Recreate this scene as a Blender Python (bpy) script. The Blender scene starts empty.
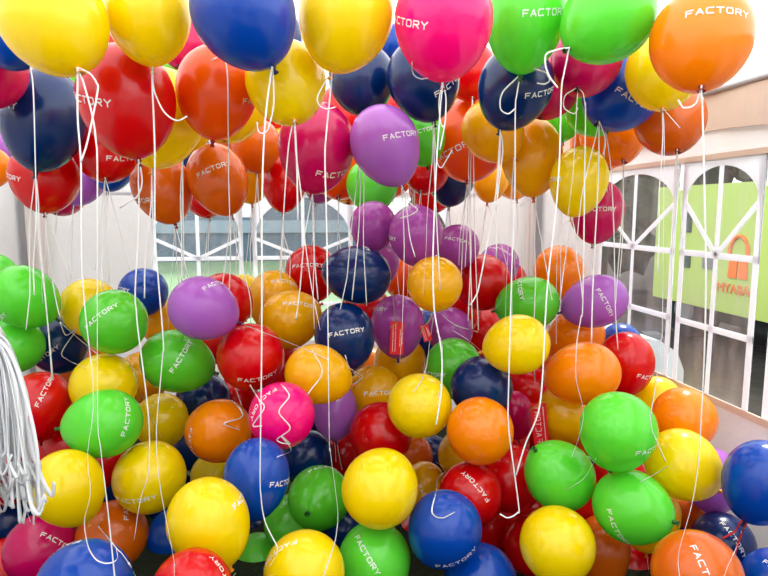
import bpy, bmesh, math, random
from mathutils import Vector, Matrix

scene = bpy.context.scene
COL = scene.collection
rnd = random.Random(11)

# ---------------------------------------------------------------- camera, sky, sun, exposure
PITCH, PSI = 0.12701, 0.15342
EYE = Vector((0, 0, 1.6))
FW = Vector((math.sin(PSI)*math.cos(PITCH), math.cos(PSI)*math.cos(PITCH), -math.sin(PITCH)))
RT = Vector((math.cos(PSI), -math.sin(PSI), 0))
UP = RT.cross(FW)
cam = bpy.data.cameras.new('camera')
cam.sensor_width = 36
cam.lens = 603/768*36
cam.clip_start = .05
cam_o = bpy.data.objects.new('camera', cam)
COL.objects.link(cam_o)
cam_o.matrix_world = Matrix(((RT.x, UP.x, -FW.x, EYE.x), (RT.y, UP.y, -FW.y, EYE.y), (RT.z, UP.z, -FW.z, EYE.z), (0, 0, 0, 1)))
scene.camera = cam_o

world = bpy.data.worlds.new('sky')
scene.world = world
world.use_nodes = True
wn = world.node_tree
bg = wn.nodes['Background']
tc = wn.nodes.new('ShaderNodeTexCoord')
sx = wn.nodes.new('ShaderNodeSeparateXYZ')
rp = wn.nodes.new('ShaderNodeValToRGB')
rp.color_ramp.elements[0].position = .45
rp.color_ramp.elements[0].color = (.8, .82, .82, 1)
rp.color_ramp.elements[1].position = .75
rp.color_ramp.elements[1].color = (.92, .96, 1, 1)
mr = wn.nodes.new('ShaderNodeMath'); mr.operation = 'MULTIPLY_ADD'
mr.inputs[1].default_value = .5; mr.inputs[2].default_value = .5
wn.links.new(tc.outputs['Generated'], sx.inputs[0])
wn.links.new(sx.outputs['Z'], mr.inputs[0])
wn.links.new(mr.outputs[0], rp.inputs[0])
wn.links.new(rp.outputs[0], bg.inputs['Color'])
bg.inputs['Strength'].default_value = 2.2

sun = bpy.data.lights.new('sun', 'SUN')
sun.energy = 5.0
sun.angle = math.radians(12)
sun.color = (1, .97, .92)
sun_o = bpy.data.objects.new('sun', sun)
COL.objects.link(sun_o)
sun_o.rotation_euler = (math.radians(-28), math.radians(24), 0)

vs = scene.view_settings
vs.view_transform = 'Standard'
vs.look = 'None'
vs.gamma = 1
vs.use_curve_mapping = False
vs.exposure = 0.38
scene.cycles.max_bounces = 14
scene.cycles.diffuse_bounces = 3
scene.cycles.transparent_max_bounces = 16

# ---------------------------------------------------------------- helpers
def lin(r, g, b):
    def c(v):
        v /= 255
        return v/12.92 if v <= .04045 else ((v+.055)/1.055)**2.4
    return (c(r), c(g), c(b), 1)

def at(px, py, z):
    return EYE + z*(FW + (px-384)/603*RT - (py-288)/603*UP)

def mat(name, col, rough=.5, spec=.5, trans=0, coat=0, metal=0, tcol=None, bump=0, bscale=8):
    m = bpy.data.materials.new(name)
    m.use_nodes = True
    n = m.node_tree
    b = n.nodes['Principled BSDF']
    b.inputs['Base Color'].default_value = col
    b.inputs['Roughness'].default_value = rough
    b.inputs['Specular IOR Level'].default_value = spec
    b.inputs['Coat Weight'].default_value = coat
    b.inputs['Coat Roughness'].default_value = .12
    b.inputs['Metallic'].default_value = metal
    if bump:
        t = n.nodes.new('ShaderNodeTexCoord')
        x = n.nodes.new('ShaderNodeTexNoise'); x.inputs['Scale'].default_value = bscale; x.inputs['Detail'].default_value = 4
        k = n.nodes.new('ShaderNodeBump'); k.inputs['Strength'].default_value = bump; k.inputs['Distance'].default_value = .05
        n.links.new(t.outputs['Object'], x.inputs['Vector'])
        n.links.new(x.outputs['Fac'], k.inputs['Height'])
        n.links.new(k.outputs['Normal'], b.inputs['Normal'])
    if trans:
        t = n.nodes.new('ShaderNodeBsdfTranslucent')
        t.inputs['Color'].default_value = tcol or col
        mx = n.nodes.new('ShaderNodeMixShader')
        mx.inputs[0].default_value = trans
        out = n.nodes['Material Output']
        n.links.new(b.outputs[0], mx.inputs[1])
        n.links.new(t.outputs[0], mx.inputs[2])
        n.links.new(mx.outputs[0], out.inputs['Surface'])
    return m

def link(name, me, m=None, parent=None):
    if m is not None:
        me.materials.append(m)
    o = bpy.data.objects.new(name, me)
    COL.objects.link(o)
    if parent is not None:
        o.parent = parent
        o.matrix_parent_inverse = parent.matrix_basis.inverted()
    return o

def obj(name, bm, m, parent=None, smooth=False):
    me = bpy.data.meshes.new(name)
    bmesh.ops.recalc_face_normals(bm, faces=bm.faces)
    bm.to_mesh(me); bm.free()
    if smooth:
        for p in me.polygons: p.use_smooth = True
    return link(name, me, m, parent)

def tag(o, label=None, cat=None, group=None, kind=None):
    if label: o['label'] = label
    if cat: o['category'] = cat
    if group: o['group'] = group
    if kind: o['kind'] = kind
    return o

def empty(name, loc=(0, 0, 0)):
    o = bpy.data.objects.new(name, None)
    o.empty_display_size = .05
    COL.objects.link(o)
    o.location = loc
    o.matrix_basis = Matrix.Translation(loc)
    return o

def add_box(bm, lo, hi):
    c = [(a+b)/2 for a, b in zip(lo, hi)]
    s = [abs(b-a) for a, b in zip(lo, hi)]
    return bmesh.ops.create_cube(bm, size=1, matrix=Matrix.Translation(c) @ Matrix.Diagonal((s[0], s[1], s[2], 1)))['verts']

def box(name, lo, hi, m, parent=None):
    bm = bmesh.new(); add_box(bm, lo, hi)
    return obj(name, bm, m, parent)

def add_tube(bm, pts, r, seg=8):
    rings = []
    for i, p in enumerate(pts):
        p = Vector(p)
        a = Vector(pts[max(i-1, 0)]); b = Vector(pts[min(i+1, len(pts)-1)])
        t = (b-a).normalized()
        h = Vector((0, 0, 1)) if abs(t.z) < .9 else Vector((1, 0, 0))
        u = t.cross(h).normalized(); v = t.cross(u)
        rr = r[i] if isinstance(r, (list, tuple)) else r
        rings.append([bm.verts.new(p + rr*(math.cos(2*math.pi*k/seg)*u + math.sin(2*math.pi*k/seg)*v)) for k in range(seg)])
    for a, b in zip(rings, rings[1:]):
        for k in range(seg):
            bm.faces.new((a[k], a[(k+1) % seg], b[(k+1) % seg], b[k]))
    bm.faces.new(rings[0]); bm.faces.new(rings[-1])

def spline(P, n):
    P = [Vector(p) for p in P]
    P = [2*P[0]-P[1]] + P + [2*P[-1]-P[-2]]
    out = []
    for i in range(1, len(P)-2):
        a, b, c, d = P[i-1:i+3]
        for k in range(n):
            t = k/n
            out.append(.5*(2*b + (c-a)*t + (2*a-5*b+4*c-d)*t*t + (3*b-a-3*c+d)*t**3))
    out.append(P[-2])
    return out

def add_strip(bm, pts, w, th, turn0, twist):
    """a flat ribbon with a thin rectangular section that turns slowly along its length"""
    rings = []; L = 0; n = len(pts)
    for i, p in enumerate(pts):
        a = pts[max(i-1, 0)]; b = pts[min(i+1, n-1)]
        t = (b-a)
        t = t.normalized() if t.length > 1e-9 else Vector((0, 0, -1))
        if i: L += (p-pts[i-1]).length
        h = Vector((0, 1, 0)) if abs(t.y) < .9 else Vector((1, 0, 0))
        u = t.cross(h).normalized(); v = t.cross(u)
        g = turn0 + twist*L
        du = (math.cos(g)*u + math.sin(g)*v)*w/2
        dv = (-math.sin(g)*u + math.cos(g)*v)*th/2
        rings.append([bm.verts.new(p+du+dv), bm.verts.new(p-du+dv), bm.verts.new(p-du-dv), bm.verts.new(p+du-dv)])
    for a, b in zip(rings, rings[1:]):
        for k in range(4):
            bm.faces.new((a[k], a[(k+1) % 4], b[(k+1) % 4], b[k]))
    bm.faces.new(rings[0]); bm.faces.new(rings[-1])

def bar2(bm, P, a, b, w, th, M):
    """flat bar from a to b in the wall plane; M maps (u, v, n) to the world"""
    a = Vector(a); b = Vector(b)
    d = (b-a).normalized(); n = Vector((-d.y, d.x))*w/2
    q = [a+n, b+n, b-n, a-n]
    lo = [bm.verts.new(M(p.x, p.y, 0)) for p in q]
    hi = [bm.verts.new(M(p.x, p.y, th)) for p in q]
    bm.faces.new(lo); bm.faces.new(hi)
    for k in range(4):
        bm.faces.new((lo[k], lo[(k+1) % 4], hi[(k+1) % 4], hi[k]))

def prism2(bm, poly, th, M):
    lo = [bm.verts.new(M(x, y, 0)) for x, y in poly]
    hi = [bm.verts.new(M(x, y, th)) for x, y in poly]
    bm.faces.new(lo); bm.faces.new(hi)
    n = len(poly)
    for k in range(n):
        bm.faces.new((lo[k], lo[(k+1) % n], hi[(k+1) % n], hi[k]))

# ---------------------------------------------------------------- materials
FABRIC = mat('white_tent_fabric', (.9, .89, .89, 1), .8, .2, trans=.3, tcol=(.95, .94, .94, 1), bump=.35, bscale=5)
ROOF = mat('white_roof_fabric', (.92, .92, .92, 1), .8, .2, trans=.68, tcol=(.95, .95, .95, 1), bump=.2, bscale=3)
BEIGE = mat('beige_valance_fabric', lin(232, 212, 196), .8, .2, trans=.3, bump=.25, bscale=4)
FOLD = mat('pale_corner_cloth', lin(244, 236, 232), .8, .2, trans=.4)
TAPE = mat('white_window_tape', (.93, .93, .95, 1), .5, .3, trans=.55, tcol=(.95, .96, 1, 1))
POLE = mat('grey_metal_pole', (.35, .34, .35, 1), .45, .5, metal=.4)
GRASSY = mat('grass_floor', lin(34, 42, 24), .9, .2, bump=.6, bscale=60)
GROUND = mat('outdoor_ground', lin(46, 42, 38), .95, .2, bump=.6, bscale=6)
LAWN = mat('pale_lawn', lin(112, 138, 104), .95, .2, bump=.4, bscale=5)

def plastic():
    m = bpy.data.materials.new('clear_window_plastic')
    m.use_nodes = True
    n = m.node_tree; b = n.nodes['Principled BSDF']
    b.inputs['Base Color'].default_value = (.9, .93, .95, 1)
    b.inputs['Roughness'].default_value = .25
    tr = n.nodes.new('ShaderNodeBsdfTransparent')
    tr.inputs['Color'].default_value = (.97, .98, .98, 1)
    mx = n.nodes.new('ShaderNodeMixShader')
    t = n.nodes.new('ShaderNodeTexCoord')
    mp = n.nodes.new('ShaderNodeMapping'); mp.inputs['Scale'].default_value = (5, 5, 1.2)
    x = n.nodes.new('ShaderNodeTexNoise'); x.inputs['Scale'].default_value = 3; x.inputs['Detail'].default_value = 5
    r = n.nodes.new('ShaderNodeMapRange')
    r.inputs[1].default_value = .35; r.inputs[2].default_value = .8; r.inputs[3].default_value = .05; r.inputs[4].default_value = .2
    n.links.new(t.outputs['Object'], mp.inputs[0]); n.links.new(mp.outputs[0], x.inputs['Vector'])
    n.links.new(x.outputs['Fac'], r.inputs[0]); n.links.new(r.outputs[0], mx.inputs[0])
    k = n.nodes.new('ShaderNodeBump'); k.inputs['Strength'].default_value = .3
    n.links.new(x.outputs['Fac'], k.inputs['Height']); n.links.new(k.outputs[0], b.inputs['Normal'])
    n.links.new(tr.outputs[0], mx.inputs[1]); n.links.new(b.outputs[0], mx.inputs[2])
    n.links.new(mx.outputs[0], n.nodes['Material Output'].inputs['Surface'])
    return m
PLASTIC = plastic()

# ---------------------------------------------------------------- the tent
XR, XL, YB, YF = 1.9, -1.8, 4.42, -1.6
EAVE, RIDGE = 2.13, 2.93
MR = lambda y, z, n: Vector((XR - n, y, z))            # right wall: u = y, v = z
MB = lambda x, z, n: Vector((x, YB - n, z))            # back wall

def plane_obj(name, quads, m, sub=1):
    bm = bmesh.new()
    for q in quads:
        bm.faces.new([bm.verts.new(p) for p in q])
    if sub > 1:
        bmesh.ops.subdivide_edges(bm, edges=bm.edges, cuts=sub, use_grid_fill=True)
    return obj(name, bm, m)

floor = box('floor', (XL, YF, -.04), (XR, YB, 0), GRASSY); tag(floor, kind='structure')
ceil = plane_obj('ceiling', [[(XR+.03, YF, EAVE), (XR+.03, YB+.03, EAVE), (0, YB+.03, RIDGE), (0, YF, RIDGE)],
                             [(XL-.03, YF, EAVE), (0, YF, RIDGE), (0, YB+.03, RIDGE), (XL-.03, YB+.03, EAVE)]], ROOF)
tag(ceil, kind='structure')

def fan_window(name, M, u0, u1, top, spring, mid, low, bottom, parent_wall):
    """arched clear window of white taped bars: fan above the middle bar, a lower cross bar below"""
    e = empty(name); tag(e, kind='structure')
    cu = (u0+u1)/2
    bm = bmesh.new()
    prism2(bm, [(u0, bottom), (u1, bottom), (u1, top+.03), (u0, top+.03)], .002, lambda u, v, n: M(u, v, n+.001))
    obj('pane', bm, PLASTIC, e)
    bm = bmesh.new()
    w = .031
    for u in (u0+w/2, u1-w/2):
        bar2(bm, None, (u, bottom), (u, top+.03), w, .004, lambda a, b, n: M(a, b, n+.004))
    bar2(bm, None, (cu, bottom), (cu, top+.02), w*.8, .004, lambda a, b, n: M(a, b, n+.004))
    for v in (mid, low):
        bar2(bm, None, (u0, v), (u1, v), w*.9, .004, lambda a, b, n: M(a, b, n+.0045))
    for s, uu in ((-1, u0+.03), (1, u1-.03)):
        bar2(bm, None, (cu, mid), (uu, spring+.02), w*.75, .004, lambda a, b, n: M(a, b, n+.005))
    # white corner pieces either side of the arch
    for s in (-1, 1):
        ue = u0 if s < 0 else u1
        half = (u1-u0)/2 - .012
        poly = [(ue, spring-.2), (ue, top+.04), (cu, top+.04), (cu, top)]
        for k in range(1, 13):
            a = math.pi/2*k/12
            poly.append((cu + s*half*math.sin(a), spring + (top-spring)*math.cos(a)))
        bmf = [p for p in poly]
        # fan triangulation from the outer corner keeps the concave piece clean
        c0 = (ue, top+.04)
        edge = bmf[3:] + [(ue, spring-.2)]
        full = [(cu, top+.04)] + edge
        for a, b in zip(full, full[1:]):
            if abs((a[0]-c0[0])*(b[1]-c0[1]) - (a[1]-c0[1])*(b[0]-c0[0])) < 1e-7: continue
            prism2(bm, [c0, a, b], .004, lambda p, q, n: M(p, q, n+.006))
    obj('frame', bm, TAPE, e)
    return e

# right wall: three arched windows down the side, solid cloth to the corner
E = 1.6
wtop, wbot = E+.2, E-.85
wins = [(2.755, 3.5), (2.2, 2.71), (1.5, 2.12), (.82, 1.44)]
bm = bmesh.new()
TH = .006
def wall_q(bm, M, u0, u1, v0, v1):
    prism2(bm, [(u0, v0), (u1, v0), (u1, v1), (u0, v1)], -TH, M)
wall_q(bm, MR, YF, YB, 0, wbot)
wall_q(bm, MR, YF, YB, wtop+.03, EAVE)
wall_q(bm, MR, 3.5, YB, wbot, wtop+.03)
wall_q(bm, MR, YF, .82, wbot, wtop+.03)
wr = obj('wall_right', bm, FABRIC); tag(wr, kind='structure')
for i, (a, b) in enumerate(wins):
    fan_window('window_%d' % (i+1), MR, a, b, wtop, E+.01, E-.2, E-.535, wbot, wr)
bm = bmesh.new()
for a, b in zip(wins, wins[1:]):
    wall_q(bm, MR, b[1], a[0], wtop-.1, wtop+.04)
tag(obj('trim_1', bm, TAPE), kind='structure')
bm = bmesh.new()   # beige valance with a scalloped hem, and the thin beige hem above the windows
n = 60
for k in range(n):
    y0 = YF + (YB-YF)*k/n; y1 = YF + (YB-YF)*(k+1)/n
    h = lambda y: EAVE-.185-.015*math.sin(y*4.2)
    prism2(bm, [(y0, h(y0)), (y1, h(y1)), (y1, EAVE-.01), (y0, EAVE-.01)], .012, lambda u, v, nn: MR(u, v, nn+.01+.008*math.sin(u*9)))
tag(obj('trim_2', bm, BEIGE), kind='structure')
bm = bmesh.new()
prism2(bm, [(YF, wtop+.03), (YB, wtop+.03), (YB, wtop+.055), (YF, wtop+.055)], .012, lambda u, v, nn: MR(u, v, nn+.002))
prism2(bm, [(YF, wbot-.02), (YB, wbot-.02), (YB, wbot+.012), (YF, wbot+.012)], .008, lambda u, v, nn: MR(u, v, nn+.01))
tag(obj('trim_3', bm, BEIGE), kind='structure')

# back wall: three windows hung a little lower, cloth either side
bw = [(-.96, -.336), (-.27, .45), (.51, 1.18)]
bt, bb = E+.085, E-.95
bm = bmesh.new()
wall_q(bm, MB, XL, XR, 0, bb)
wall_q(bm, MB, XL, XR, bt+.03, EAVE)
wall_q(bm, MB, XL, bw[0][0], bb, bt+.03)
wall_q(bm, MB, bw[2][1], XR, bb, bt+.03)
bm.faces.new([bm.verts.new(p) for p in ((XL, YB, EAVE), (XR, YB, EAVE), (0, YB, RIDGE))])
wb = obj('wall_back', bm, FABRIC); tag(wb, kind='structure')
for i, (a, b) in enumerate(bw):
    fan_window('window_%d' % (i+5), MB, a, b, bt+.01, E-.22, E-.335, E-.68, bb, wb)
bm = bmesh.new()
for a, b in zip(bw, bw[1:]):
    wall_q(bm, MB, a[1], b[0], bt-.13, bt+.04)
prism2(bm, [(XL, bt+.03), (XR, bt+.03), (XR, bt+.045), (XL, bt+.045)], .006, MB)
tag(obj('trim_4', bm, TAPE), kind='structure')
wl = box('wall_left', (XL-.01, YF, 0), (XL, YB, EAVE), FABRIC); tag(wl, kind='structure')

MF = lambda x, z, n: Vector((x, YF + n, z))          # unseen cloth end behind the camera, added to cut fill; two openings shape highlights
bm = bmesh.new()
for x0, x1 in ((XL, -1.35), (-.5, .5), (1.35, XR)):
    wall_q(bm, MF, x0, x1, 0, EAVE)
for x0, x1 in ((-1.35, -.5), (.5, 1.35)):
    wall_q(bm, MF, x0, x1, 1.98, EAVE)
    wall_q(bm, MF, x0, x1, 0, .95)
bm.faces.new([bm.verts.new(p) for p in ((XL, YF, EAVE), (XR, YF, EAVE), (0, YF, RIDGE))])
tag(obj('wall_front_added', bm, FABRIC), kind='structure')

# poles: corner posts and eaves
bm = bmesh.new()
add_box(bm, (XR-.055, YB-.06, 0), (XR-.015, YB-.02, EAVE))
tag(obj('trim_5', bm, POLE), kind='structure')
bm = bmesh.new()
add_box(bm, (XL+.015, YB-.06, 0), (XL+.055, YB-.02, EAVE))
tag(obj('trim_6', bm, POLE), kind='structure')
bm = bmesh.new()
add_tube(bm, [(XR-.03, YF, EAVE), (XR-.03, YB-.02, EAVE)], .014)
tag(obj('trim_7', bm, POLE, smooth=True), kind='structure')
# loose vertical folds of cloth hung over the two back corners
for nm, x0, x1 in (('trim_8', XR-.15, XR-.07), ('trim_9', XL+.06, XL+.2)):
    bm = bmesh.new(); prev = None
    for k in range(33):
        t = k/32
        x = x0+(x1-x0)*t
        y = YB-.075-.008*math.sin(t*13)-.004*math.sin(t*29)
        v = (bm.verts.new((x, y, .01)), bm.verts.new((x, y, EAVE-.02)))
        if prev: bm.faces.new((prev[0], v[0], v[1], prev[1]))
        prev = v
    tag(obj(nm, bm, FOLD, smooth=True), kind='structure')

# ---------------------------------------------------------------- outside the tent
gr = box('ground', (-30, -20, -.2), (40, 60, -.045), GROUND); tag(gr, kind='structure')
lw = box('lawn', (-30, YB+1.2, -.044), (3.0, 60, -.02), LAWN); tag(lw, kind='structure')

GREENP = mat('lime_green_paint', lin(176, 196, 104), .5, .3)
DARKP = mat('dark_rubber', lin(38, 40, 42), .7, .3)
DGLASS = mat('dark_glass', lin(60, 78, 74), .2, .6)
ORANGEP = mat('orange_print', lin(240, 120, 50), .6, .3)
WHITEP = mat('white_car_paint', lin(225, 228, 232), .3, .5, coat=.5)
GREYP = mat('grey_plastic', lin(120, 124, 126), .6, .4)

GX = 5.0
truck = empty('delivery_truck', (GX+1, 7, 0))
tag(truck, 'lime green box truck with an orange emblem, parked outside the right window', 'truck')
box('cargo_box', (GX, 2.2, .42), (GX+2.1, 7.7, 1.92), GREENP, truck)
box('chassis', (GX+.15, .4, .26), (GX+1.95, 7.7, .42), DARKP, truck)
cab = box('cab', (GX+.1, .3, .42), (GX+2.0, 2.15, 1.8), GREENP, truck)
box('cab_window', (GX+.06, .5, 1.1), (GX+.12, 1.5, 1.65), DGLASS, cab)
box('hatch_panel', (GX-.02, 6.93, .885), (GX+.01, 7.12, 1.11), DGLASS, truck)
box('hatch_panel', (GX-.02, 6.95, 1.33), (GX+.01, 7.14, 1.59), DGLASS, truck)
box('vent_panel', (GX-.02, 6.5, .9), (GX+.01, 6.69, 1.05), GREYP, truck)
for y in (1.2, 3.4, 7.1):
    bm = bmesh.new()
    bmesh.ops.create_cone(bm, cap_ends=True, segments=28, radius1=.37, radius2=.37, depth=.26, matrix=Matrix.Translation((GX+.2, y, .33)) @ Matrix.Rotation(math.pi/2, 4, 'Y'))
    wh = obj('wheel', bm, DARKP, truck)
    bm = bmesh.new()
    bmesh.ops.create_cone(bm, cap_ends=True, segments=20, radius1=.19, radius2=.16, depth=.03, matrix=Matrix.Translation((GX+.055, y, .33)) @ Matrix.Rotation(-math.pi/2, 4, 'Y'))
    obj('hub', bm, GREYP, wh)
# emblem: an arched handle over a split solid base, with a word beneath
bm = bmesh.new()
ey, ez = 6.1, 1.08
pts = [(GX-.012, ey-.14, ez-.02)] + [(GX-.012, ey-.14*math.cos(a*math.pi/12), ez+.04+.2*math.sin(a*math.pi/12)) for a in range(13)] + [(GX-.012, ey+.14, ez-.02)]
add_tube(bm, pts, .022, 6)
for a, b in ((-.15, -.015), (.015, .15)):
    prism2(bm, [(ey+a, ez-.24), (ey+b, ez-.24), (ey+b*.9, ez-.02), (ey+a*.9, ez-.02)], .012, lambda u, v, n: Vector((GX-.004-n, u, v)))
obj('emblem', bm, ORANGEP, truck)
cu = bpy.data.curves.new('sign_word', 'FONT')
cu.body = 'MYABAC'
cu.size = .16; cu.extrude = .004; cu.align_x = 'CENTER'
tmp = bpy.data.objects.new('sign_word', cu)
COL.objects.link(tmp)
dg = bpy.context.evaluated_depsgraph_get()
me = bpy.data.meshes.new_from_object(tmp.evaluated_get(dg))
bpy.data.objects.remove(tmp)
me.materials.clear()
wd = link('sign_word', me, ORANGEP)
wd.matrix_world = Matrix(((0, 0, -1, GX-.012), (-1, 0, 0, ey), (0, 1, 0, ez-.42), (0, 0, 0, 1)))
wd.parent = truck; wd.matrix_parent_inverse = truck.matrix_basis.inverted()

# white car close to the tent
CXR = 2.9
car = empty('car', (2.5, 6.4, -.04))
tag(car, 'white car with a rounded front wing, low outside the right window', 'car')
prof_c = [(2.4, .1), (3.32, .1), (3.32, .24), (3.25, .4), (3.08, .51), (2.8, .56), (2.5, .54), (2.4, .45)]
bm = bmesh.new()
prism2(bm, prof_c, 3.4, lambda u, v, n: Vector((u, 4.6+n, v)))
bmesh.ops.triangulate(bm, faces=[f_ for f_ in bm.faces if len(f_.verts) > 4])
obj('body', bm, WHITEP, car)
bm = bmesh.new()
prism2(bm, [(5.5, .6), (5.9, .85), (7.2, .88), (7.9, .6)], .62, lambda u, v, n: Vector((2.4+n, u, v)))
obj('cabin', bm, DGLASS, car)
for y in (5.05, 7.4):
    bm = bmesh.new()
    bmesh.ops.create_cone(bm, cap_ends=True, segments=30, radius1=.27, radius2=.27, depth=.16, matrix=Matrix.Translation((3.26, y, .225)) @ Matrix.Rotation(math.pi/2, 4, 'Y'))
    wh = obj('wheel', bm, DARKP, car)
    bm = bmesh.new()
    bmesh.ops.create_cone(bm, cap_ends=True, segments=20, radius1=.16, radius2=.14, depth=.03, matrix=Matrix.Translation((3.355, y, .225)) @ Matrix.Rotation(math.pi/2, 4, 'Y'))
    obj('hub', bm, GREYP, wh)

# grey blue building and hedge beyond the back wall
BLDG = mat('grey_blue_cladding', lin(84, 102, 118), .7, .3)
BAND = mat('pale_band', lin(134, 150, 162), .7, .3)
b_ = empty('outside_building', (0, 21, 0))  # plain building beyond the lawn, no street here
tag(b_, 'blurred grey blue building seen through the back windows', 'building')
box('wall_block', (-16, 20, -.02), (3.2, 27, 7), BLDG, b_)
box('pale_band', (-16, 19.93, .9), (3.2, 20, 1.3), BAND, b_)
for k in range(8):
    box('window', (-15+k*2.3, 19.94, 2.2), (-13.6+k*2.3, 20.0, 3.8), DGLASS, b_)

LEAF = mat('dark_foliage', lin(52, 62, 48), .9, .2, bump=.8, bscale=9)
BARK = mat('dark_bark', lin(70, 62, 54), .9, .2, bump=.6, bscale=12)
def tree(x, y, h, r, label, seed):
    q = random.Random(seed)
    e = empty('tree', (x, y, -.04)); tag(e, label, 'tree', 'trees beyond the truck')
    bm = bmesh.new()
    add_tube(bm, [(x, y, -.04), (x+.05, y, h*.3), (x-.04, y+.05, h*.65)], [.16, .12, .06])
    obj('trunk', bm, BARK, e, True)
    bm = bmesh.new()
    for k in range(26):
        a = q.uniform(0, 2*math.pi); rr = r*math.sqrt(q.random()); zz = h*q.uniform(.18, 1)
        c = Vector((x+rr*math.cos(a), y+rr*math.sin(a), zz))
        vsn = bmesh.ops.create_icosphere(bm, subdivisions=2, radius=r*q.uniform(.3, .5), matrix=Matrix.Translation(c))['verts']
        for v in vsn:
            v.co = c + (v.co-c)*q.uniform(.72, 1.2)
    obj('foliage', bm, LEAF, e)
tree(6.3, 11.6, 3.6, 1.25, 'dark bushy tree outside, seen left of the truck through the right window', 1)
tree(11.6, 13.8, 4.4, 1.8, 'tall dark tree rising behind the green truck', 2)
tree(3.9, 15.6, 3.0, .75, 'dark tree outside beside the end of the tent', 3)

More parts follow.
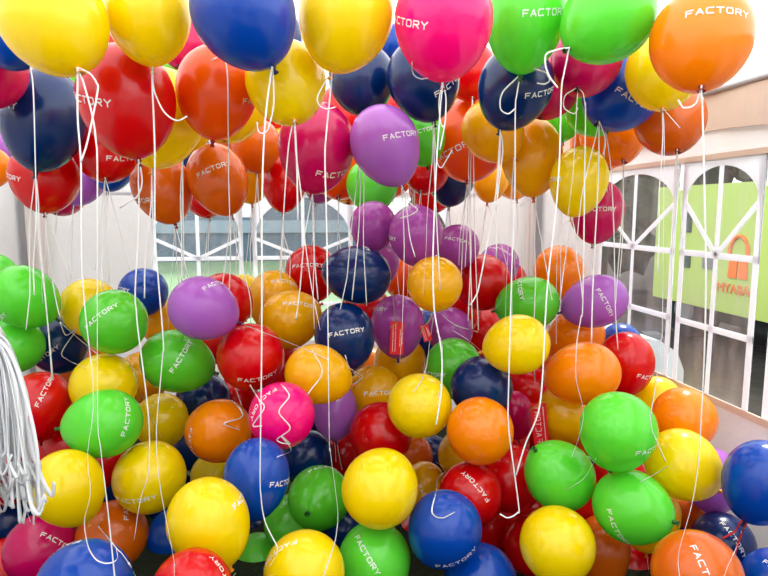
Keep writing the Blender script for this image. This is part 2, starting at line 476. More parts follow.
# ---------------------------------------------------------------- balloons
# colour, centre, axis towards the knot, radius, stretch, group, print (anchor normal, baseline, fraction), label
BALLOONS = {
 'U8': ('orange', (1.043,1.463,2.037), (-0.226,-0.417,-0.881), 0.1222, 1.000, 'U', [-0.189, 0.956, -0.224, -0.982, -0.188, 0.025, 0.5], 'big orange balloon in the top right corner with white lettering high on it'),
 'U5': ('pink', (0.411,1.627,2.102), (0.004,0.038,-0.999), 0.1301, 1.022, 'U', [0.529, -0.818, -0.227, 0.761, 0.575, -0.3, 0.64], 'bright pink balloon at the top edge of the picture between yellow and green ones'),
 'U4': ('yellow', (0.162,1.717,2.132), (-0.257,0.060,-0.964), 0.1286, 1.027, 'U', None, 'large yellow balloon at the top edge between the blue and the pink balloon'),
 'U1': ('yellow', (-0.542,1.587,2.049), (0.436,-0.343,-0.832), 0.1205, 1.000, 'U', None, 'largest yellow balloon, in the top left corner, with a hanging ribbon'),
 'U3': ('blue', (-0.107,1.618,2.099), (0.452,-0.083,-0.888), 0.1287, 1.000, 'U', None, 'large bright blue balloon at the top edge with a dark knot underneath'),
 'U2': ('yellow', (-0.355,1.719,2.111), (0.027,0.038,-0.999), 0.1074, 1.040, 'U', None, 'yellow balloon at the top edge between the corner yellow one and the blue one'),
 'U7': ('green', (0.877,1.619,2.130), (-0.797,-0.018,-0.603), 0.1211, 1.000, 'U', None, 'green balloon beside the top right orange one, its knot turned left, no lettering'),
 'U6': ('green', (0.708,1.805,2.184), (-0.044,0.060,-0.997), 0.1201, 1.200, 'U', [0.974, 0.175, -0.143, -0.155, 0.978, 0.142, 0.5], 'green balloon right of the bright pink one with white lettering near its top'),
 'U33': ('blue', (-0.839,2.054,2.128), (0.642,-0.293,-0.708), 0.0986, 1.000, 'U', None, 'small blue sliver of a balloon under the top left yellow one'),
 'U32': ('magenta', (-0.969,2.226,2.064), (0.074,-0.529,-0.846), 0.1188, 1.000, 'U', None, 'magenta balloon cut by the left picture edge, above the navy one'),
 'U9': ('yellow', (1.221,1.889,2.063), (-0.194,-0.342,-0.920), 0.1201, 1.000, 'U', None, 'yellow balloon tucked under the top right orange balloon, knot facing down'),
 'U30': ('red', (-0.458,1.883,1.925), (0.143,-0.056,-0.988), 0.1342, 1.105, 'U', [0.904, -0.347, -0.248, 0.279, 0.921, -0.271, 0.79], 'large red balloon under the two top left yellow ones, white lettering at its left'),
 'U14': ('navy', (0.765,2.023,2.024), (-0.313,0.046,-0.949), 0.1255, 1.036, 'U', [0.917, 0.266, -0.297, -0.114, 0.889, 0.444, 0.21], 'navy balloon hanging below the top green one with letters FACT showing'),
 'U12': ('magenta', (1.014,2.022,2.119), (-0.415,-0.493,-0.765), 0.1210, 1.000, 'U', None, 'magenta balloon under the knot of the top right green balloon'),
 'U11': ('blue', (1.241,2.170,2.048), (-0.659,-0.255,-0.708), 0.1426, 1.000, 'U', [-0.737, 0.158, -0.657, -0.396, -0.889, 0.231, 0.36], 'blue balloon with slanting white lettering under the top right green balloon'),
 'U27': ('yellow', (-0.005,1.871,1.982), (0.160,-0.505,-0.848), 0.1181, 1.000, 'U', None, 'golden yellow balloon below the gap between the blue and yellow ones at the top'),
 'U24': ('purple', (0.342,2.200,1.844), (0.345,-0.206,-0.916), 0.1237, 1.118, 'U', [0.972, 0.177, -0.155, -0.191, 0.978, -0.08, 0.36], 'purple balloon with white lettering hanging at the centre of the upper cluster'),
 'U23': ('navy', (0.494,2.253,2.089), (0.227,-0.099,-0.969), 0.1335, 1.039, 'U', [0.772, 0.205, -0.601, -0.009, 0.95, 0.313, 0.21], 'navy balloon directly under the bright pink one with slanting letters'),
 'U22b': ('navy', (0.293,2.470,2.125), (-0.039,-0.482,-0.875), 0.1323, 1.000, 'U', None, 'navy balloon under the top yellow one, left of its lettered navy neighbour'),
 'U10': ('rust_orange', (1.497,2.260,1.966), (-0.139,-0.582,-0.801), 0.1351, 1.000, 'U', None, 'dull orange balloon at the far right of the upper cluster, knot above the window'),
 'U13': ('magenta', (1.030,2.356,2.101), (-0.364,-0.400,-0.841), 0.1269, 1.000, 'U', None, 'dark magenta balloon wedged behind the navy one and above a green tip'),
 'U31': ('navy', (-0.891,2.459,1.948), (-0.140,-0.181,-0.974), 0.1464, 1.200, 'U', [0.883, -0.46, -0.092, 0.454, 0.888, -0.072, 0.79], 'navy balloon near the left edge under the corner yellow one, letters at its left'),
 'U25': ('magenta', (0.104,2.338,1.849), (-0.104,-0.141,-0.984), 0.1439, 1.096, 'U', [0.509, 0.437, -0.742, -0.464, 0.865, 0.191, 0.36], 'large crimson balloon left of the purple one with small letters near its bottom'),
 'U28': ('deep_orange', (-0.217,1.995,1.977), (-0.106,-0.079,-0.991), 0.1234, 1.073, 'U', [0.566, 0.756, -0.329, -0.72, 0.647, 0.249, 0.07], 'deep orange balloon under the top blue one, beside the golden yellow one'),
 'U39': ('yellow', (-0.419,2.174,1.922), (-0.189,-0.150,-0.971), 0.1421, 1.084, 'U', None, 'yellow balloon showing as a crescent behind the large upper left red one'),
 'U29': ('yellow', (-0.223,2.409,2.024), (-0.026,-0.531,-0.847), 0.1534, 1.000, 'U', None, 'golden crescent of a balloon behind the deep orange one'),
 'U21': ('red', (0.791,2.656,2.212), (-0.041,-0.497,-0.867), 0.1195, 1.000, 'U', None, 'red balloon seen between the bright pink and the navy balloon'),
 'U57': ('navy', (-0.054,3.087,2.445), (0.332,-0.456,-0.826), 0.1301, 1.000, 'U', None, 'navy edge of a balloon peeking out behind the top blue one'),
 'U58': ('blue', (0.571,3.396,2.523), (-0.229,-0.405,-0.885), 0.0902, 1.000, 'U', None, 'small blue patch of balloon behind the top yellow and pink ones'),
 'U34': ('red', (-0.747,2.693,1.858), (0.101,-0.587,-0.803), 0.1297, 1.000, 'U', [-0.158, 0.528, -0.834, -0.978, -0.202, 0.057, 0.07], 'red balloon under the large upper left red one with letters FA showing'),
 'U56': ('magenta', (-0.449,2.919,2.356), (-0.167,-0.498,-0.851), 0.1189, 1.000, 'U', None, 'magenta balloon showing between the top yellow and blue ones'),
 'U17': ('yellow', (1.164,2.337,1.729), (-0.213,-0.118,-0.970), 0.1151, 1.141, 'U', [0.421, -0.875, -0.237, 0.899, 0.437, -0.015, 0.9], 'yellow balloon at the lower right of the upper cluster, in front of a magenta one'),
 'U19': ('amber', (0.823,2.432,1.932), (0.523,-0.333,-0.784), 0.1246, 1.000, 'U', None, 'mustard yellow balloon directly below the knot of the lettered navy one'),
 'U18': ('amber', (1.049,2.563,1.849), (0.008,-0.178,-0.984), 0.1333, 1.200, 'U', None, "mustard yellow balloon with a red knot, above the tent's corner post"),
 'U36': ('red', (-1.000,2.724,1.747), (0.064,-0.341,-0.938), 0.1361, 1.000, 'U', [0.743, -0.556, -0.372, 0.408, 0.817, -0.407, 0.79], 'dark red balloon low at the left of the upper cluster, letters RY at its left'),
 'U41': ('rust_orange', (-0.317,2.808,1.750), (0.323,-0.164,-0.932), 0.1312, 1.149, 'U', [0.998, 0.008, 0.059, -0.012, 0.997, 0.072, 0.5], 'dark orange balloon with slanting full lettering, hanging before the left back window'),
 'U15': ('green', (1.273,2.454,2.046), (0.041,-0.639,-0.768), 0.1254, 1.000, 'U', None, 'green balloon showing below the slanted blue one, its knot dark'),
 'U54': ('magenta', (1.517,2.843,1.609), (-0.172,-0.186,-0.967), 0.1317, 1.123, 'U', [0.966, -0.177, -0.189, 0.201, 0.973, 0.117, 0.64], 'magenta balloon with white lettering hanging beside the right window'),
 'U40': ('rust_orange', (-0.575,2.900,1.717), (0.306,-0.154,-0.939), 0.1325, 1.165, 'U', [0.765, -0.452, -0.459, 0.42, 0.89, -0.177, 0.79], 'brownish orange balloon with faint letters, below the upper left yellow crescent'),
 'U16': ('green', (1.308,2.848,2.088), (0.046,-0.126,-0.991), 0.1177, 1.101, 'U', None, 'green balloon ending in a pale tip left of the other dark-knotted green one'),
 'U48': ('dimmed_green', (0.575,2.668,1.930), (0.200,-0.179,-0.963), 0.1093, 1.063, 'U', [0.994, -0.087, -0.067, 0.09, 0.995, 0.048, 0.5], 'green balloon half hidden behind the upper central purple one'),
 'U22': ('deep_orange', (0.847,2.824,1.947), (-0.141,-0.386,-0.912), 0.1865, 1.000, 'U', [0.469, -0.522, -0.713, 0.808, 0.579, 0.108, 0.5], 'reddish orange balloon with slanting letters behind the mustard yellow one'),
 'U20': ('orange', (1.466,2.637,1.958), (-0.023,-0.649,-0.760), 0.1451, 1.000, 'U', None, 'orange balloon with a small knot, behind the green and slanted blue ones'),
 'U43': ('red', (-0.027,3.233,1.752), (-0.049,-0.202,-0.978), 0.1139, 1.200, 'U', None, 'red balloon with a black knot hanging left of the crimson one'),
 'U38b': ('yellow', (-0.409,2.635,2.014), (-0.114,-0.117,-0.987), 0.1344, 1.079, 'U', None, 'yellow balloon squeezed between the upper left yellow crescent and the deep orange one'),
 'U46': ('green', (0.402,2.984,1.731), (-0.086,-0.625,-0.776), 0.1276, 1.000, 'U', None, 'lime green balloon peeking out below the upper central purple one'),
 'U45': ('deep_orange', (0.268,3.253,1.837), (-0.107,-0.602,-0.791), 0.1632, 1.000, 'U', None, 'orange balloon showing under the right side of the crimson one'),
 'U50': ('red', (0.695,3.074,1.817), (-0.317,-0.556,-0.768), 0.1222, 1.000, 'U', None, 'crimson balloon behind the orange one, right of the central purple knot'),
 'U35': ('blue', (-0.970,3.609,1.860), (-0.152,-0.227,-0.962), 0.1171, 1.127, 'U', None, 'small blue balloon with a dark knot under the red one lettered FA'),
 'U51': ('navy', (0.875,3.257,1.787), (-0.105,-0.172,-0.980), 0.1308, 1.069, 'U', None, 'navy balloon with no lettering below the reddish orange one'),
 'U20b': ('orange', (1.565,2.934,1.957), (-0.068,-0.626,-0.777), 0.1472, 1.000, 'U', None, 'orange balloon behind the lower right yellow one of the upper cluster'),
 'U53': ('amber', (1.251,3.689,1.812), (-0.188,-0.141,-0.972), 0.1149, 1.194, 'U', None, 'small amber balloon with a knot just left of the mustard yellow pair'),
 'U18b': ('amber', (1.457,3.872,1.871), (0.086,-0.229,-0.970), 0.1499, 1.118, 'U', None, 'mustard balloon mostly hidden behind the two other mustard yellow ones'),
 'U42': ('rust_orange', (-0.157,3.065,1.925), (0.014,-0.143,-0.990), 0.1199, 1.025, 'U', None, 'orange balloon behind the ribbons between the golden and the crimson balloon'),
 'U49': ('deep_orange', (0.752,3.486,1.902), (-0.318,-0.545,-0.775), 0.1322, 1.000, 'U', None, 'orange sliver of a balloon under the half hidden green one'),
 'U42b': ('rust_orange', (-0.249,3.325,2.011), (-0.077,-0.576,-0.814), 0.1438, 1.000, 'U', None, 'orange balloon behind the golden crescent, above the fully lettered dark orange one'),
 'U42c': ('amber', (-0.019,3.475,1.921), (-0.108,-0.376,-0.920), 0.1377, 1.000, 'U', None, 'amber balloon behind the left edge of the crimson one'),
 'U37': ('purple', (-1.175,3.756,1.802), (-0.252,-0.288,-0.924), 0.1314, 1.149, 'U', None, 'dull purple balloon behind the two red ones at the left'),
 'U45b': ('amber', (0.360,3.588,1.815), (-0.145,-0.607,-0.781), 0.1636, 1.000, 'U', None, 'amber balloon behind the orange one beneath the crimson one'),
 'U47': ('deep_orange', (0.623,3.794,1.853), (0.016,-0.625,-0.781), 0.1560, 1.000, 'U', None, 'red orange balloon showing under the central purple one'),
 'U26': ('red', (0.338,3.757,2.172), (-0.151,-0.534,-0.832), 0.1854, 1.000, 'U', None, 'red balloon behind the crimson one and the navy one'),
 'U42d': ('amber', (-0.234,3.675,1.817), (0.081,-0.185,-0.979), 0.1332, 1.118, 'U', None, 'amber orange balloon beside the fully lettered one, above the left window post'),
 'U37b': ('magenta', (-1.359,3.959,1.717), (-0.015,-0.685,-0.728), 0.1375, 1.000, 'U', None, 'magenta balloon with a dark knot beneath the low left dark red one'),
 'U52': ('red', (0.909,3.865,1.745), (0.032,-0.662,-0.749), 0.1484, 1.000, 'U', None, 'bright red balloon below the navy one without lettering'),
 'U44': ('orchid', (0.204,3.826,1.790), (-0.268,-0.185,-0.945), 0.1179, 1.061, 'U', None, 'small purple balloon under the crimson one with a black knot'),
 'U55': ('red', (-0.506,3.810,1.708), (0.143,-0.202,-0.969), 0.1305, 0.997, 'U', None, 'red sliver of a balloon under the fully lettered dark orange one'),
 'U38': ('orange', (-1.546,3.514,1.834), (-0.048,-0.225,-0.973), 0.0924, 1.061, 'U', None, 'orange balloon cut by the left edge below the navy one'),
 'U59': ('orange', (0.843,3.138,2.171), (-0.176,-0.496,-0.850), 0.1426, 1.000, 'U', None, 'orange balloon behind the navy one under the bright pink balloon'),
 'U60': ('purple', (-1.608,3.694,1.941), (0.191,-0.568,-0.800), 0.1018, 1.000, 'U', None, 'purple sliver of a balloon at the left edge under the navy one'),
 'U62': ('green', (-0.513,3.156,2.250), (0.005,-0.508,-0.861), 0.1396, 1.000, 'U', None, 'olive green sliver of a balloon behind the large upper left red one'),
 'U63': ('red', (-0.103,3.694,2.151), (-0.053,-0.548,-0.835), 0.1550, 1.000, 'U', None, 'dark red sliver of a balloon behind the golden yellow one'),
 'U65': ('green', (-1.128,3.381,2.247), (0.121,-0.507,-0.853), 0.1228, 1.000, 'U', None, 'green sliver of a balloon between the corner yellow and the large red one'),
 'U66': ('navy', (-0.589,3.968,1.940), (-0.013,-0.167,-0.986), 0.1336, 0.997, 'U', None, 'navy sliver of a balloon left of the fully lettered dark orange one'),
 'U67': ('red', (0.646,3.439,2.162), (-0.096,-0.528,-0.844), 0.1332, 1.000, 'U', None, 'dark red sliver of a balloon between the two navy ones'),
 'U68': ('red', (-0.763,3.187,2.406), (0.071,-0.462,-0.884), 0.1176, 1.000, 'U', None, 'red sliver of a balloon in the notch between the two top left yellow ones'),
 'U69': ('orange', (0.072,4.055,1.941), (-0.024,-0.598,-0.801), 0.1552, 1.000, 'U', None, 'orange balloon deep behind the crimson one and the golden ones'),
 'L21': ('blue', (-0.566,1.610,0.596), (-0.494,0.746,-0.447), 0.1238, 1.000, 'L', [-0.431, 0.898, -0.095, -0.682, -0.392, -0.617, 0.5], 'large blue balloon at the bottom left edge with upright letters'),
 'L25': ('red', (-0.286,1.592,0.572), (-0.215,0.460,-0.861), 0.1080, 1.000, 'L', [0.562, 0.057, 0.825, -0.423, 0.877, 0.228, 0.79], 'red balloon at the bottom edge below the big yellow one, letters curving at its right'),
 'L26': ('yellow', (-0.270,1.828,0.648), (0.393,-0.145,-0.908), 0.1234, 1.060, 'L', [0.436, 0.889, 0.14, -0.9, 0.435, 0.036, 0.15], 'big yellow balloon at the bottom left centre with letters FACT at its right'),
 'L48': ('yellow', (0.023,1.818,0.452), (-0.003,0.484,-0.875), 0.1292, 1.000, 'L', [-0.701, 0.178, 0.691, -0.713, -0.221, -0.666, 0.5], 'yellow balloon cut by the bottom edge, lettering arching along its left side'),
 'L83': ('rust_orange', (1.144,1.470,0.554), (0.203,0.150,-0.968), 0.1238, 1.000, 'L', [0.434, -0.197, 0.879, 0.882, -0.106, -0.459, 0.3], 'large brownish orange balloon at the bottom edge right, letters running downward'),
 'L85': ('blue', (1.554,1.708,0.706), (-0.285,0.106,-0.953), 0.1233, 1.077, 'L', None, 'large blue balloon at the right edge above a red tied knot'),
 'L86': ('blue', (1.628,1.697,0.332), (0.629,0.466,-0.623), 0.1142, 1.000, 'L', [-0.227, 0.306, 0.925, 0.876, -0.352, 0.331, 0.07], 'blue balloon in the bottom right corner'),
 'L46': ('yellow', (0.290,1.976,0.639), (0.476,0.840,0.260), 0.1326, 1.000, 'L', None, 'plain yellow balloon in front between the green and the blue one below centre'),
 'L81': ('yellow', (0.899,1.858,0.447), (0.260,0.704,-0.661), 0.1287, 1.000, 'L', None, 'yellow balloon without lettering at the bottom, right of centre'),
 'L51': ('blue', (0.516,1.930,0.501), (-0.398,0.302,-0.866), 0.1275, 1.000, 'L', [-0.609, -0.782, -0.128, 0.45, -0.474, 0.757, 0.5], 'blue balloon at the bottom centre with lettering along its lower edge'),
 'L79': ('green', (1.178,1.878,0.556), (0.498,-0.866,0.040), 0.1278, 1.000, 'L', [1.0, -0.013, -0.029, -0.022, -0.931, -0.364, 0.2], 'green balloon low at the right with letters FACT down its left side'),
 'L47': ('green', (0.276,2.013,0.356), (-0.088,-0.294,-0.952), 0.1300, 0.999, 'L', [0.872, -0.35, 0.342, 0.482, 0.492, -0.725, 0.5], 'green balloon at the bottom edge with the whole word FACTORY running diagonally'),
 'L17': ('yellow', (-0.769,2.089,0.674), (0.406,0.019,-0.914), 0.1175, 1.039, 'L', None, 'yellow balloon beside the white streamers at the lower left'),
 'L14': ('green', (-0.687,2.280,0.822), (-0.997,-0.058,-0.058), 0.1248, 1.031, 'L', [-0.582, 0.349, 0.735, 0.558, 0.829, 0.047, 0.5], 'bright green balloon at the left with lettering upright along its right side'),
 'L77': ('yellow', (1.417,1.946,0.670), (0.777,-0.272,-0.568), 0.1276, 1.000, 'L', None, 'yellow balloon above the green one at the right, beside the purple edge'),
 'L76': ('green', (1.120,1.882,0.843), (-0.019,0.201,-0.979), 0.1300, 1.000, 'L', [0.988, 0.123, -0.088, -0.122, 0.992, 0.02, 0.15], 'green balloon at the right under the orange ones, letters FA at its lower right'),
 'L78': ('green', (1.012,2.088,0.583), (-0.683,-0.085,0.725), 0.1307, 1.000, 'L', None, 'green balloon right of the dark red ones with a dimple at its upper left'),
 'L29': ('blue', (-0.133,2.036,0.690), (-0.120,-0.183,-0.976), 0.1132, 1.138, 'L', [0.703, 0.711, -0.031, -0.711, 0.703, -0.021, 0.28], 'blue balloon below the hot pink one with letters FACT at its right'),
 'L39': ('pink', (-0.045,2.217,0.841), (-0.194,0.624,-0.757), 0.1229, 1.000, 'L', [-0.741, 0.166, 0.651, -0.648, -0.431, -0.628, 0.5], 'hot pink balloon in the heap, lettering curving along its upper left'),
 'L75': ('orange', (1.577,2.165,0.760), (0.457,0.451,-0.767), 0.1245, 1.000, 'L', None, 'orange balloon beside the window sill at the right, no lettering'),
 'L55': ('orange', (0.711,2.164,0.757), (0.139,0.733,-0.666), 0.1287, 1.000, 'L', None, 'glowing orange balloon in the middle of the heap below the navy one'),
 'L45': ('dimmed_green', (0.100,2.437,0.396), (-0.322,-0.943,0.085), 0.1319, 1.000, 'L', [-0.187, 0.981, 0.059, -0.736, -0.18, 0.653, 0.5], 'green balloon below the hot pink one with a dimple, letters along its top'),
 'L56': ('yellow', (0.508,2.335,0.811), (0.305,0.820,-0.484), 0.1310, 1.000, 'L', None, 'yellow balloon left of the glowing orange one'),
 'L59': ('yellow', (0.920,2.321,1.056), (-0.805,0.510,-0.304), 0.1229, 1.037, 'L', None, 'yellow balloon with no lettering right of centre, below a green one'),
 'L71': ('orange', (1.205,2.298,0.928), (-0.751,0.578,-0.318), 0.1312, 1.104, 'L', None, 'large orange balloon in front of two others at the right of the heap'),
 'L7': ('purple', (-0.358,2.468,1.216), (0.845,0.297,-0.446), 0.1266, 1.029, 'L', [0.644, 0.732, 0.22, -0.496, 0.619, -0.609, 0.2], 'purple balloon at the left of the heap with a ribbon tied at its right end'),
 'L9': ('dimmed_green', (-0.497,2.624,0.965), (0.856,0.311,-0.413), 0.1320, 1.107, 'L', [0.946, 0.307, 0.105, -0.281, 0.936, -0.212, 0.45], 'green balloon under the left purple one with lettering slanting upward'),
 'L30': ('red', (-0.175,2.542,0.991), (-0.082,0.808,-0.584), 0.1407, 1.000, 'L', [0.18, -0.886, 0.427, 0.983, 0.183, -0.035, 0.5], 'red balloon with lettering along its bottom, above the hot pink one'),
 'L38': ('amber', (0.092,2.397,0.945), (0.917,0.107,-0.384), 0.1196, 1.072, 'L', None, 'yellow balloon left of the dark purple one, under many ribbon ends'),
 'L4': ('dimmed_green', (-0.694,2.479,1.168), (-0.059,0.753,-0.655), 0.1261, 1.000, 'L', [-0.319, -0.386, 0.865, 0.763, 0.438, 0.476, 0.4], 'green balloon at the left with lettering rising across its upper left'),
 'L12': ('yellow', (-0.759,2.518,0.901), (-0.223,0.635,-0.740), 0.1283, 1.000, 'L', None, 'yellow balloon between the two lettered green ones at the left'),
 'L1': ('green', (-1.106,2.681,1.250), (0.608,0.423,-0.672), 0.1251, 1.074, 'L', [0.502, -0.852, 0.146, 0.838, 0.522, 0.16, 0.86], 'bright green balloon at the left edge, upper of two, with a knot at its right'),
 'L2': ('green', (-1.198,2.779,1.022), (-0.971,-0.109,0.215), 0.1212, 1.037, 'L', None, 'bright green balloon at the left edge directly above the white streamers'),
 'L52': ('red', (0.688,2.198,0.483), (-0.092,0.260,-0.961), 0.1245, 1.000, 'L', [0.552, -0.135, 0.822, -0.706, -0.601, 0.375, 0.5], 'red balloon above the bottom blue one with lettering running upside down'),
 'L13': ('red', (-1.012,2.538,0.830), (-0.026,-0.046,-0.999), 0.1210, 1.059, 'L', [0.734, 0.416, 0.537, -0.655, 0.226, 0.721, 0.4], 'red balloon behind the white streamers with lettering slanting upward'),
 'L27': ('orange', (-0.309,2.519,0.683), (-0.850,0.507,-0.139), 0.1319, 1.000, 'L', [-0.862, -0.215, -0.46, 0.273, -0.96, -0.063, 0.5], 'orange balloon left of the hot pink one in the heap'),
 'L16': ('yellow', (-0.551,2.312,0.588), (-0.058,0.992,0.112), 0.1345, 1.000, 'L', [-0.03, -0.095, 0.995, 0.986, 0.159, 0.045, 0.7], 'dull yellow balloon under the left green one, faint letters at its bottom'),
 'L58': ('navy', (0.812,2.465,0.836), (0.414,0.797,-0.441), 0.1352, 1.000, 'L', None, 'navy balloon between the yellow and the glowing orange one in the centre'),
 'L57': ('dimmed_green', (0.765,2.757,0.857), (0.185,-0.060,-0.981), 0.1351, 1.012, 'L', [0.725, -0.688, -0.016, 0.688, 0.725, -0.026, 0.8], 'green balloon behind the navy one at the centre, letters low at its left'),
 'L35': ('navy', (0.227,2.607,1.059), (0.185,0.024,-0.982), 0.1327, 1.069, 'L', [0.956, 0.055, 0.287, -0.043, 0.998, -0.048, 0.5], 'navy balloon with the whole word FACTORY across it, centre of the heap'),
 'L34': ('navy', (0.302,2.689,1.314), (-0.924,0.359,0.133), 0.1314, 1.108, 'L', [-0.287, 0.928, 0.24, -0.789, -0.371, 0.489, 0.93], 'navy balloon on top of the heap at its centre, no full word showing'),
 'L61': ('amber', (0.602,2.481,1.293), (0.220,0.822,-0.525), 0.1177, 1.000, 'L', None, 'golden yellow balloon on top of the heap below the purple group'),
 'L32': ('amber', (-0.017,2.885,1.081), (0.881,0.312,0.357), 0.1392, 1.009, 'L', [0.743, 0.54, -0.396, -0.019, -0.574, -0.818, 0.5], 'golden yellow balloon with full lettering and a tail at its upper right'),
 'L60': ('dimmed_green', (1.157,2.792,1.149), (-0.791,0.544,-0.279), 0.1323, 1.105, 'L', [-0.733, 0.68, -0.015, -0.679, -0.73, 0.074, 0.6], 'green balloon at the right top of the heap with lettering running down it'),
 'L69': ('purple', (1.458,2.695,1.168), (-0.705,0.593,-0.389), 0.1259, 1.181, 'L', [-0.892, -0.129, 0.434, 0.172, -0.983, 0.06, 0.5], 'purple balloon by the right window with lettering down its right side'),
 'L70': ('orange', (1.475,2.904,0.963), (-0.710,0.533,-0.460), 0.1337, 1.020, 'L', [-0.41, 0.825, -0.389, -0.872, -0.229, 0.432, 0.9], 'orange balloon directly above the large unlettered orange one at the right'),
 'L73': ('red', (1.540,2.547,0.905), (0.070,-0.028,-0.997), 0.1246, 1.101, 'L', [0.933, 0.074, -0.351, -0.178, 0.945, -0.273, 0.2], 'red balloon near the window sill with letters FAC at its lower right'),
 'L68': ('orange', (1.427,3.056,1.281), (0.003,0.161,-0.987), 0.1332, 1.025, 'L', None, 'orange balloon at the back right of the heap in front of the corner post'),
 'L37': ('orchid', (0.508,2.855,1.052), (0.026,0.050,-0.998), 0.1301, 1.109, 'L', [0.434, -0.639, 0.635, 0.789, 0.61, 0.074, 0.8], 'purple balloon with a red tag hanging in front of it'),
 'L40': ('purple', (0.183,2.695,0.697), (0.045,-0.084,-0.995), 0.1056, 1.200, 'L', [0.294, -0.654, 0.697, 0.861, 0.498, 0.104, 0.1], 'dark purple balloon between the hot pink and the red ones, its knot pointing down'),
 'L43': ('red', (0.376,2.521,0.630), (0.118,0.711,-0.693), 0.1380, 1.000, 'L', None, 'dark red balloon above the plain front yellow one'),
 'L3': ('yellow', (-0.919,2.913,1.165), (0.276,0.200,-0.940), 0.1279, 1.009, 'L', None, 'yellow balloon between the two green ones at the upper left of the heap'),
 'L22': ('magenta', (-0.946,2.286,0.350), (-0.677,0.429,-0.598), 0.1235, 1.000, 'L', [-0.24, 0.078, 0.968, 0.515, -0.835, 0.195, 0.2], 'crimson balloon at the lower left with letters FAC beside the blue one'),
 'L19': ('rust_orange', (-0.699,2.312,0.363), (-0.334,0.713,-0.617), 0.1300, 1.000, 'L', [0.342, 0.407, 0.847, 0.129, 0.872, -0.471, 0.25], 'burnt orange balloon under the lower left yellow one, letters upright at top'),
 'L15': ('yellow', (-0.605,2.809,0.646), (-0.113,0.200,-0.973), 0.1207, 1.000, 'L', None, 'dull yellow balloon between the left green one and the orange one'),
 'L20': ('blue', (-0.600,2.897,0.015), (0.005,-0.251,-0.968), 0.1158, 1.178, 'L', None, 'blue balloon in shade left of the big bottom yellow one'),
 'L84': ('navy', (1.629,1.965,0.322), (0.137,0.173,-0.975), 0.1174, 1.000, 'L', [0.642, -0.088, 0.761, 0.76, 0.2, -0.618, 0.5], 'navy balloon at the lower right with lettering running down, behind the orange one'),
 'L87': ('purple', (1.695,2.136,0.509), (0.044,-0.205,-0.978), 0.1154, 1.069, 'L', None, 'purple balloon half hidden between the yellow and the right edge blue one'),
 'L80': ('amber', (1.375,2.078,0.419), (-0.065,-0.197,-0.978), 0.1272, 1.051, 'L', None, 'amber yellow balloon peeking out under the low right green one, knot below'),
 'L82': ('rust_orange', (1.339,2.327,0.118), (-0.066,-0.261,-0.963), 0.1170, 1.200, 'L', None, 'rust orange balloon between the bottom yellow one and the low right green one'),
 'L53': ('blue', (0.658,1.961,0.266), (-0.074,0.534,-0.842), 0.1321, 1.000, 'L', None, 'blue balloon cut by the bottom edge right of the centre blue one'),
 'L54': ('purple', (0.581,2.502,-0.129), (0.157,0.665,-0.730), 0.1051, 1.000, 'L', None, 'purple sliver of a balloon at the bottom edge below the blue one'),
 'L23': ('red', (-1.140,2.435,0.188), (-0.474,0.078,-0.877), 0.1217, 1.000, 'L', None, 'dark red balloon at the left edge below the crimson one'),
 'L24': ('purple', (-1.354,2.758,-0.091), (-0.389,-0.013,-0.921), 0.1207, 1.000, 'L', None, 'purple sliver of a balloon in the bottom left corner'),
 'L8': ('red', (-0.313,2.846,1.183), (0.215,0.762,-0.610), 0.1336, 1.000, 'L', None, 'crimson balloon right behind the left purple one'),
 'L5': ('blue', (-0.784,3.360,1.170), (-0.210,0.807,-0.551), 0.1280, 1.000, 'L', [-0.667, -0.226, 0.71, 0.715, -0.46, 0.526, 0.86], 'blue balloon at the back left of the heap, above the left green one'),
 'L6': ('amber', (-0.726,3.566,0.970), (-0.157,0.631,-0.760), 0.1350, 1.000, 'L', None, 'amber balloon between the left lettered green one and the left purple one'),
 'L31': ('amber', (-0.090,3.153,1.145), (-0.025,0.097,-0.995), 0.1350, 1.131, 'L', [0.558, 0.374, 0.741, -0.408, 0.901, -0.148, 0.4], 'amber balloon behind the golden one that has the tail'),
 'L33': ('red', (0.111,3.322,1.270), (0.180,0.138,-0.974), 0.1434, 1.020, 'L', [0.871, -0.111, 0.479, 0.18, 0.978, -0.101, 0.5], 'red balloon on top of the heap left of the navy one with lettering'),
 'L64': ('orchid', (0.550,2.633,1.502), (0.109,0.185,-0.977), 0.1204, 1.052, 'L', [0.451, -0.893, -0.003, 0.89, 0.449, 0.077, 0.9], 'largest purple balloon of the group at the top of the heap'),
 'L65': ('orchid', (0.382,2.802,1.536), (-0.042,0.225,-0.973), 0.1077, 1.035, 'L', None, 'purple balloon at the left of the purple group, just under the roof balloons'),
 'L66': ('orchid', (0.432,3.133,1.335), (-0.016,0.382,-0.924), 0.1323, 1.000, 'L', None, 'purple balloon behind the unlettered navy one on top of the heap'),
 'L63': ('orchid', (0.836,2.971,1.421), (0.065,0.715,-0.696), 0.1121, 1.000, 'L', [-0.1, -0.404, 0.91, 0.953, -0.302, -0.03, 0.55], 'purple balloon with small lettering at the right of the purple group'),
 'L62': ('red', (1.009,3.076,1.222), (0.277,0.900,-0.335), 0.1499, 1.000, 'L', None, 'red balloon at the back right of the golden one on top of the heap'),
 'L67': ('orchid', (1.377,3.863,1.250), (0.205,0.619,-0.758), 0.1339, 1.000, 'L', [0.02, 0.021, 1.0, 0.894, -0.448, -0.008, 0.5], 'pale purple balloon at the back of the heap before the tent wall'),
 'L62b': ('red', (1.524,4.082,1.108), (0.231,0.565,-0.792), 0.1350, 1.000, 'L', None, 'red balloon at the back between the pale purple and the green one'),
